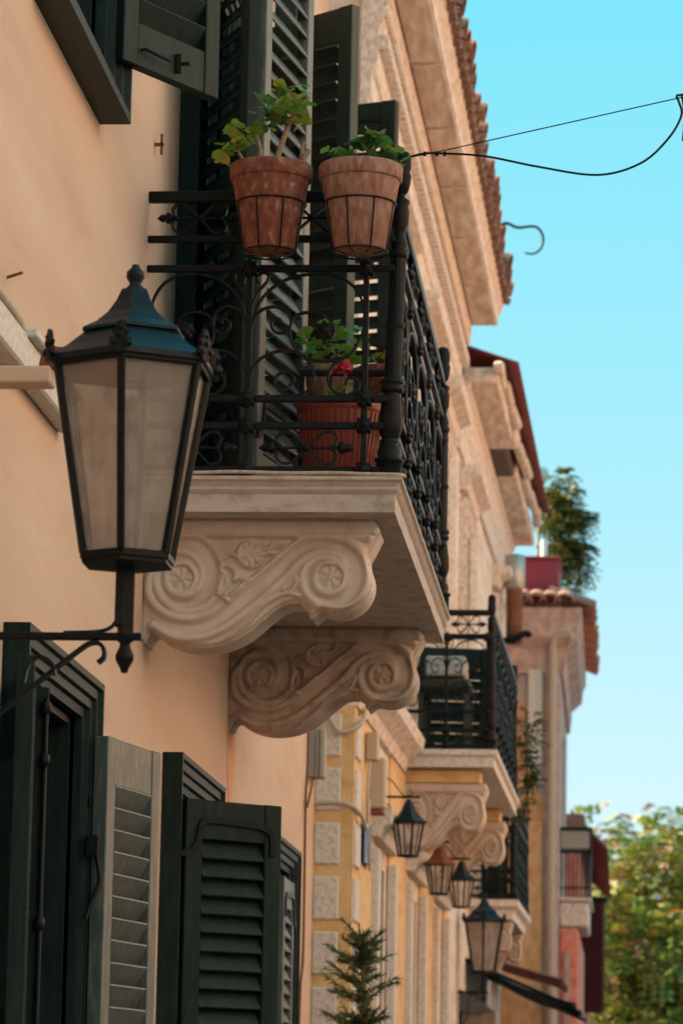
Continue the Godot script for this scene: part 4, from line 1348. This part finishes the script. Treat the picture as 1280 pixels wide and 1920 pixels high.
	part(t, "wall", wallmesh(fr, 0, 9.0, 0, 4.7, .3, [[1.9, 2.8, 2.6, 3.9], [2.0, 2.9, .2, 2.3]]), M.red_plaster)
	shell(t, fr, .0, 9.0, 4.7, 5.0, M.red_plaster)
	for u in [3.4, 5.2]:
		st = begin()
		box(st, F(fr, u + .1, 1.9, .03), Vector3(.2, 3.8, .06), FB(fr), .01)
		part(t, "pilaster", fin(st), M.red_plaster)
	part(t, "roof_sheet", corrugated(fr, .1, 8.8, -.1, 4.95, .30, 4.55, .14, .02), M.red_sheet)
	e = thing("maroon_blind", "long dark maroon blind hanging beyond the boxed balcony", "blind", P(1.1, 2.8, 37.5))
	st = begin()
	for k in 14: box(st, P(1.02 + k * .018, 3.42, 37.6 + .02 * (k % 2)), Vector3(.02, 1.2, .02), Basis(UP, .5 * (1 if k % 2 else -1)))
	part(e, "cloth", fin(st), M.maroon)
	st = begin()
	tube(st, [P(1.0, 4.04, 37.6), P(1.30, 4.03, 37.6)], .025)
	part(e, "roller", fin(st), M.iron)
	# pale house closing the street
	fr = frame(-6, 88, PI / 2)
	t = thing("pale_house", "distant pale house glimpsed through the tree crown", "house", P(0, 0, 90))
	st = begin()
	boxab(st, P(-8, 0, 88), P(12, 4.6, 94))
	part(t, "wall", fin(st), M.whitewash)
	st = begin()
	boxab(st, P(-8.3, 4.6, 87.7), P(12.3, 4.85, 94.3))
	part(t, "roof", fin(st), M.old_tile)
	for k in 6:
		st = begin()
		boxab(st, P(-5 + k * 2.6, 1.4, 87.95), P(-4 + k * 2.6, 3.2, 88.02), .01)
		part(t, "window", fin(st), M.olive_paint)

func opposite_side() -> void:
	var cols := ["cream", "whitewash", "peach"]
	var labels := ["cream house front across the street with tall windows", "white house front across the street with tall windows", "peach house front across the street with tall windows"]
	for k in 3:
		var d0 := -12.0 + k * 14.0
		var fr := {"o": P(7.2, 0, d0), "u": Vector3(0, 0, -1), "n": Vector3(-1, 0, 0)}
		var t := thing("opposite_house", labels[k], "house", P(8, 0, d0 + 7), "houses across the street")
		var holes := []
		for i in 4:
			holes.append([1.4 + i * 3.2, 2.5 + i * 3.2, .9, 2.7]); holes.append([1.4 + i * 3.2, 2.5 + i * 3.2, 4.2, 6.2]); holes.append([1.4 + i * 3.2, 2.5 + i * 3.2, 7.3, 9.0])
		part(t, "wall", wallmesh(fr, 0, 13.98, 0, 9.8, .3, holes), M[cols[k]])
		shell(t, fr, 0, 13.98, 9.8, 6.0, M[cols[k]])
		for h in holes:
			var n := node(t, "window"); n.position = -t.position
			casement(n, fr, h[0], h[1], h[2], h[3], .15, M.olive_paint)

const RAILS := [.896, .76, .665, .25, .165, .025]

func near_balcony() -> void:
	var t := thing("carved_balcony", "iron scroll balcony on carved marble consoles on peach house", "balcony", P(.4, 3.07, 11.8))
	var st := begin()
	sweep(st, [P(-.02, 0, 10.43), P(.79, 0, 10.43), P(.79, 0, 13.35), P(-.02, 0, 13.35)], [Vector2(-.12, 3.447), Vector2(0, 3.447), Vector2(0, 3.502), Vector2(.006, 3.508), Vector2(.012, 3.516), Vector2(.010, 3.522), Vector2(.004, 3.526), Vector2(.012, 3.538), Vector2(.022, 3.545), Vector2(.022, 3.556), Vector2(-.12, 3.558)], UP)
	part(t, "slab_edge", fin(st), M.slab_stone)
	st = begin()
	boxab(st, P(-.02, 3.4495, 10.5455), P(.675, 3.5535, 13.2345))
	part(t, "slab", fin(st), M.slab_stone)
	for d in [10.565, 12.93]: corbel(t, P(-.005, 3.4505, d), Basis(Vector3.RIGHT, UP, Vector3(0, 0, 1)), M.marble if d < 11.0 else M.grimy_shaded_marble)
	iron_side(t, P(0, 3.56, 10.47), P(.775, 3.56, 10.47), [.325, .375], RAILS, M.iron)
	iron_side(t, P(.775, 3.56, 10.5), P(.775, 3.56, 13.25), [.545, .545, .545, .545, .545], RAILS, M.iron)
	iron_side(t, P(0, 3.56, 13.25), P(.775, 3.56, 13.25), [.325, .375], RAILS, M.iron)
	place_column(t, P(.764, 3.556, 10.49), P(.795, 4.610, 10.49), M.iron)
	place_column(t, P(.775, 3.556, 13.22), P(.780, 4.60, 13.22), M.iron)
	var c := thing("slab_pipe", "thin beige hose lying along the edge of marble balcony slab", "hose", P(.4, 3.55, 10.42))
	st = begin()
	tube(st, spline([P(.0, 3.572, 10.425), P(.166, 3.567, 10.42), P(.30, 3.570, 10.42), P(.45, 3.566, 10.42), P(.60, 3.566, 10.415), P(.70, 3.562, 10.41), P(.80, 3.562, 10.42), P(.815, 3.563, 10.45)], 5), .0065)
	part(c, "hose", fin(st), M.pipe)

func second_balcony() -> void:
	var fr := frame(.17, 16.68, .01)
	var t := thing("plain_balcony", "iron railed balcony with pale slab and two consoles on yellow house", "balcony", F(fr, 4.6, 3.3, .25))
	var st := begin()
	sweep(st, [F(fr, 3.3, 0, -.02), F(fr, 3.3, 0, .53), F(fr, 6.5, 0, .53), F(fr, 6.5, 0, -.02)], [Vector2(-.3, 3.645), Vector2(0, 3.645), Vector2(0, 3.70), Vector2(.02, 3.715), Vector2(.02, 3.745), Vector2(-.3, 3.75)], UP)
	part(t, "slab", fin(st), M.whitewash)
	for u in [3.42, 5.95]:
		st = begin()
		box(st, F(fr, u + .11, 3.60, .22), Vector3(.26, .075, .46), Basis(fr.u, UP, fr.n), .006)
		part(t, "bearer", fin(st), M.ochre)
		corbel(t, F(fr, u, 3.56, -.01), Basis(fr.n, UP, -fr.u) * Basis.from_scale(Vector3(.68, .95, 1.0)), M.marble)
	var r := [.80, .665, .655, .22, .11, .02]
	iron_side(t, F(fr, 3.34, 3.75, .0), F(fr, 3.34, 3.75, .51), [.25, .25], r, M.iron)
	iron_side(t, F(fr, 3.34, 3.75, .51), F(fr, 6.46, 3.75, .51), [.39, .39, .39, .39, .39, .39, .39, .38], r, M.iron)
	for u in [3.34, 6.46]: place_column(t, F(fr, u, 3.75, .51), F(fr, u, 4.66, .51), M.iron)
	var sc := thing("wooden_screen", "dark louvred wooden screen standing on the plain balcony behind crates", "screen", F(fr, 4.7, 3.75, .25))
	var q0 := F(fr, 4.6, 0, .01)
	var q1 := F(fr, 4.7, 0, .44)
	shutter(sc, q0.x, -q0.z, q1.x, -q1.z, 3.755, 4.52, 1, M.green_paint, .07, "", 0, 60, false)
	var e := thing("storage_crate", "white crate on a small dark stand on the plain balcony", "crate", F(fr, 4.2, 3.75, .2))
	st = begin()
	box(st, F(fr, 4.2, 4.22, .2), Vector3(.40, .05, .30), FB(fr), .01)
	part(e, "tray", fin(st), M.olive_paint)
	st = begin()
	box(st, F(fr, 4.2, 4.33, .2), Vector3(.34, .12, .24), FB(fr), .01)
	part(e, "white_crate", fin(st), M.white_paint)
	st = begin()
	for a in [-.2, .2]:
		for q in [.05, .33]:
			st = begin()
			box(st, F(fr, 4.2 + a, 3.955, q), Vector3(.03, .41, .03), FB(fr))
			part(e, "leg", fin(st), M.olive_paint)

func pots() -> void:
	var l1 := [
		[[-.085, .10, .02], .05, 15, .042, M.leaf], [[-.13, .06, .03], .035, 8, .04, M.leaf], [[.05, .24, .0], .055, 22, .042, M.leaf], [[.00, .21, .0], .045, 10, .04, M.dark_leaf], [[.10, .20, .0], .04, 9, .042, M.leaf], [[-.03, .18, .01], .035, 7, .036, M.dark_leaf]]
	var s1 := [[[[.0, 0, 0], [.02, .06, .01], [.05, .16, .0], [.07, .20, 0]], .011, .006], [[[-.03, 0, .01], [-.035, .08, .01], [-.05, .14, 0], [-.035, .18, .01]], .010, .005], [[[.09, 0, .01], [.10, .05, .01], [.115, .08, 0]], .007, .008], [[[.09, .02, .0], [.095, .09, .0], [.10, .11, .0]], .006, .005], [[[-.06, 0, 0], [-.10, .07, .02], [-.12, .12, .02], [-.13, .15, .02]], .006, .004], [[[.0, .0, .02], [-.04, .03, .03], [-.06, .04, .03]], .012, .008], [[[.02, .0, .02], [.0, .04, .03], [-.015, .03, .03]], .012, .010]]
	pot_plant("geranium_pot", "dark terracotta pot with leggy woody geranium in wire ring on railing", P(.40, 4.24, 10.31), .080, .1265, .27, M.terracotta, s1, l1, true)
	var l2 := [[[-.04, .06, .0], .05, 13, .046, M.dark_leaf], [[.04, .085, .0], .05, 16, .048, M.dark_leaf], [[.10, .05, .01], .035, 9, .042, M.leaf], [[-.08, .04, .02], .03, 6, .036, M.leaf], [[.02, .12, 0], .03, 6, .046, M.dark_leaf]]
	var s2 := [[[[.0, 0, 0], [.02, .05, 0], [.04, .10, 0]], .005, .003], [[[-.03, 0, 0], [-.05, .05, .01]], .004, .003], [[[.05, 0, 0], [.09, .05, .01]], .004, .003]]
	pot_plant("geranium_pot", "pale chalky terracotta pot with low leafy geranium beside column", P(.677, 4.24, 10.31), .082, .129, .268, M.pale_terracotta, s2, l2, true)
	var l3 := [[[.0, .09, .0], .08, 26, .045, M.leaf], [[.08, .10, .0], .06, 16, .042, M.leaf], [[-.06, .06, .0], .05, 10, .04, M.leaf]]
	var ps := thing("plant_stand", "low black iron plant stand behind the red pot on balcony", "stand", P(.58, 3.56, 11.3))
	var sp := begin()
	boxab(sp, P(.42, 3.925, 11.16), P(.745, 3.937, 11.44), .002)
	part(ps, "shelf", fin(sp), M.iron)
	sp = begin()
	boxab(sp, P(.42, 4.032, 11.152), P(.745, 4.052, 11.168), .002)
	part(ps, "guard_rail", fin(sp), M.iron)
	for q in [[.428, 11.162], [.52, 11.161], [.737, 11.162], [.428, 11.43], [.737, 11.43]]:
		sp = begin()
		box(sp, P(q[0], 3.796, q[1]), Vector3(.014, .474, .014), Basis(), .002)
		part(ps, "leg", fin(sp), M.iron)
	pot_plant("geranium_pot", "small terracotta pot with yellowing geranium on black plant stand", P(.49, 3.938, 11.31), .05, .072, .16, M.pale_terracotta, [[[[.0, 0, 0], [.02, .05, .01], [.05, .09, .0]], .008, .005], [[[.0, 0, 0], [.05, .06, .0], [.09, .08, .0]], .007, .004]], l3, false, .03)
	pot_plant("geranium_pot", "bright orange terracotta pot with dry stubble on black plant stand", P(.67, 3.938, 11.31), .055, .078, .155, M.terracotta, s2, [[[.0, .04, .0], .04, 10, .025, M.yellow_leaf]], false, .03)
	var t := pot_plant("floor_pot", "large ribbed red plastic pot with pink flower standing on balcony floor", P(.57, 3.56, 10.98), .10, .140, .335, M.red_plastic, [[[[.0, 0, 0], [.02, .10, 0], [.0, .17, 0]], .005, .003]], [[[-.02, .06, .0], .05, 8, .035, M.leaf]], false, .035)
	var st := begin()
	for k in 40:
		var a := TAU * k / 40
		tube(st, [Vector3(.101 * cos(a), .01, .101 * sin(a)), Vector3(.136 * cos(a), .298, .136 * sin(a))], .003, -1, 5)
	part(t, "rib", fin(st), M.red_plastic, false)
	for k in 16:
		var o := part(t, "petal", leaf_meshes[k % 3], M.petal, false)
		o.transform = Transform3D(Basis(UP, k * 1.1) * Basis(Vector3.RIGHT, rng.randf_range(-1.2, 1.2)) * Basis.from_scale(Vector3.ONE * .028), Vector3(rng.randf_range(-.025, .025), .335 + .125 + rng.randf_range(-.03, .03), rng.randf_range(-.025, .025)))

func lamps_and_wires() -> void:
	post_lantern(P(.45, 2.60, 7.158), 1.0, "large hexagonal black lantern with dirty beige panes in front of peach wall", M.lamp_glass, 0.0, 0.0)
	post_lantern(P(.465, 2.56, 25.5), .90, "tapered black lantern with cream panes in front of black awning", M.lamp_glass, .27, 0.0)
	var f2 := frame(.17, 16.68, .01)
	hung_lantern(P(.37, 3.27, 18.0), 1.0, "black hanging lantern under the plain balcony, its scroll bracket fully in view", M.lamp_paint, f2)
	hung_lantern(P(.40, 3.24, 20.5), 1.0, "brown roofed hanging lantern between two black ones", M.rust, f2)
	hung_lantern(P(.45, 3.27, 22.2), 1.0, "black hanging lantern partly behind the brown roofed lantern", M.lamp_paint, f2)
	var t := thing("span_wire", "taut thin wire stretched from the balcony column across the street", "wire", P(.82, 4.6, 10.5))
	var st := begin()
	tube(st, [P(.80, 4.588, 10.5), P(.92, 4.612, 10.5), P(1.66, 4.78, 10.5), P(4.0, 5.24, 10.5), P(7.22, 5.9, 10.5)], .0021, -1, 6)
	part(t, "wire", fin(st), M.iron)
	t = thing("slack_cable", "thick slack black cable looping down below the taut wire", "cable", P(.82, 4.6, 10.5))
	st = begin()
	tube(st, spline([P(.79, 4.585, 10.5), P(.86, 4.603, 10.5), P(.92, 4.603, 10.5), P(1.053, 4.593, 10.5), P(1.22, 4.558, 10.5), P(1.403, 4.531, 10.5), P(1.536, 4.568, 10.5), P(1.62, 4.645, 10.5), P(1.662, 4.72, 10.5), P(1.655, 4.765, 10.5), P(1.648, 4.785, 10.5), P(1.67, 4.79, 10.5), P(1.80, 4.81, 10.5)], 6), .0038)
	tube(st, spline([P(1.664, 4.785, 10.5), P(1.672, 4.72, 10.5), P(1.667, 4.64, 10.5)], 4), .0035)
	part(t, "cable", fin(st), M.iron)
	st = begin()
	for x in [.862, .90, .925]: lathe(st, P(x, 4.602, 10.5), [Vector2(.003, -.006), Vector2(.008, -.004), Vector2(.008, .004), Vector2(.003, .006)], 10, Basis(Vector3(0, 0, 1), 1.4))
	part(t, "clamp", fin(st), M.iron)

func tree(called: String, label: String, base: Vector3, h: float, crown: Vector3, r: Vector3, n: int, per: int, size: float, cols: Array, trunk: float) -> void:
	var t := thing(called, label, "tree", base)
	var st := begin()
	tube(st, spline([base, base + Vector3(.05, h * .3, .04), base + Vector3(-.04, h * .55, 0), crown], 4), trunk, trunk * .4, 10)
	part(t, "trunk", fin(st), M.bark)
	var cl := []
	st = begin()
	for i in n:
		var d := Vector3(rng.randfn(), rng.randfn(), rng.randfn()).normalized() * pow(rng.randf(), .45)
		var c := crown + d * r
		cl.append([c, r.x * rng.randf_range(.16, .26)])
		if i % 4 == 0: tube(st, spline([base + UP * h * rng.randf_range(.4, .6), (crown + c) * .5 - UP * .1, c], 3), trunk * .3, trunk * .06, 6)
	part(t, "limb", fin(st), M.bark)
	var o := part(t, "crown", leafy_mesh(cl, per, size, cols, .8), M.foliage)
	o.set_meta("kind", "stuff")

func greenery() -> void:
	var cols := [Color(.21, .27, .05), Color(.27, .32, .06), Color(.34, .34, .07), Color(.16, .23, .05), Color(.38, .36, .09), Color(.42, .21, .11)]
	tree("street_tree", "sunlit yellow green tree with feathery leaves at the end of street", P(1.9, 0, 58), 4.5, P(1.95, 4.4, 58), Vector3(2.3, 2.35, 2.3), 190, 32, .12, cols, .16)
	tree("street_tree", "second feathery tree crown further right behind the first one", P(4.6, 0, 62), 5.0, P(4.4, 4.6, 62), Vector3(2.3, 2.2, 2.3), 110, 22, .14, cols, .16)
	tree("roof_shrub", "bushy shrub growing on roof behind the maroon parapet", P(.75, 6.42, 35.2), 1.2, P(.84, 7.55, 35.2), Vector3(.30, .75, .3), 40, 22, .055, [Color(.05, .09, .02), Color(.09, .13, .03), Color(.22, .19, .04), Color(.04, .07, .02)], .03)
	# conifer in a tub by the corner of the yellow house
	var t := thing("potted_conifer", "small dark conifer in a tub near corner of yellow house", "conifer", P(.40, .13, 15.8))
	var st := begin()
	lathe(st, P(.40, .13, 15.8), [Vector2(0, 0), Vector2(.16, 0), Vector2(.22, .4), Vector2(.24, .42), Vector2(.2, .42)], 20)
	part(t, "tub", fin(st), M.terracotta)
	st = begin()
	tube(st, [P(.40, .45, 15.8), P(.37, 1.6, 15.8), P(.29, 2.5, 15.8)], .03, .004)
	part(t, "trunk", fin(st), M.bark)
	st = begin()
	for i in 300:
		var y := rng.randf_range(.8, 2.44)
		var k := (2.56 - y)
		var a := rng.randf() * TAU
		var l := minf(.20, .04 + k * .30) * rng.randf_range(.2, 1.25) * (.75 + .5 * sin(y * 9.0 + a * 2.0))
		var c := P(lerpf(.40, .29, y / 2.6), y, 15.8)
		var tip := c + Vector3(cos(a), rng.randf_range(.15, .8), sin(a)) * l
		for j in 60:
			var q := rng.randf()
			var p := c.lerp(tip, q)
			var dv := ((tip - c).normalized() + Vector3(rng.randfn(), rng.randfn(), rng.randfn()) * .55).normalized()
			var sd := dv.cross(Vector3(rng.randfn(), rng.randfn(), rng.randfn())).normalized() * .004
			var g := rng.randf_range(.6, 1.5)
			st.set_color(Color(.12 * g, .14 * g, .055 * g))
			tri(st, p - sd, p + sd, p + dv * rng.randf_range(.025, .05))
	var o := part(t, "foliage", fin(st), M.needles)
	o.set_meta("kind", "stuff")
	var b := thing("trailing_plant", "green trailing plant hanging beside the plain balcony corner", "plant", P(.86, 3.7, 24.4))
	var cl := []
	for i in 14: cl.append([P(.80 + rng.randf_range(-.05, .06), 4.4 - i * .05, 24.0 + rng.randf_range(-.05, .05)), .05])
	o = part(b, "foliage", leafy_mesh(cl, 9, .035, [Color(.03, .06, .02), Color(.05, .08, .03)], .5), M.foliage)
	o.set_meta("kind", "stuff")
	st = begin()
	tube(st, [P(.80, 4.45, 24.0), P(.81, 4.0, 24.0), P(.82, 3.72, 24.0)], .006)
	part(b, "stem", fin(st), M.bark)
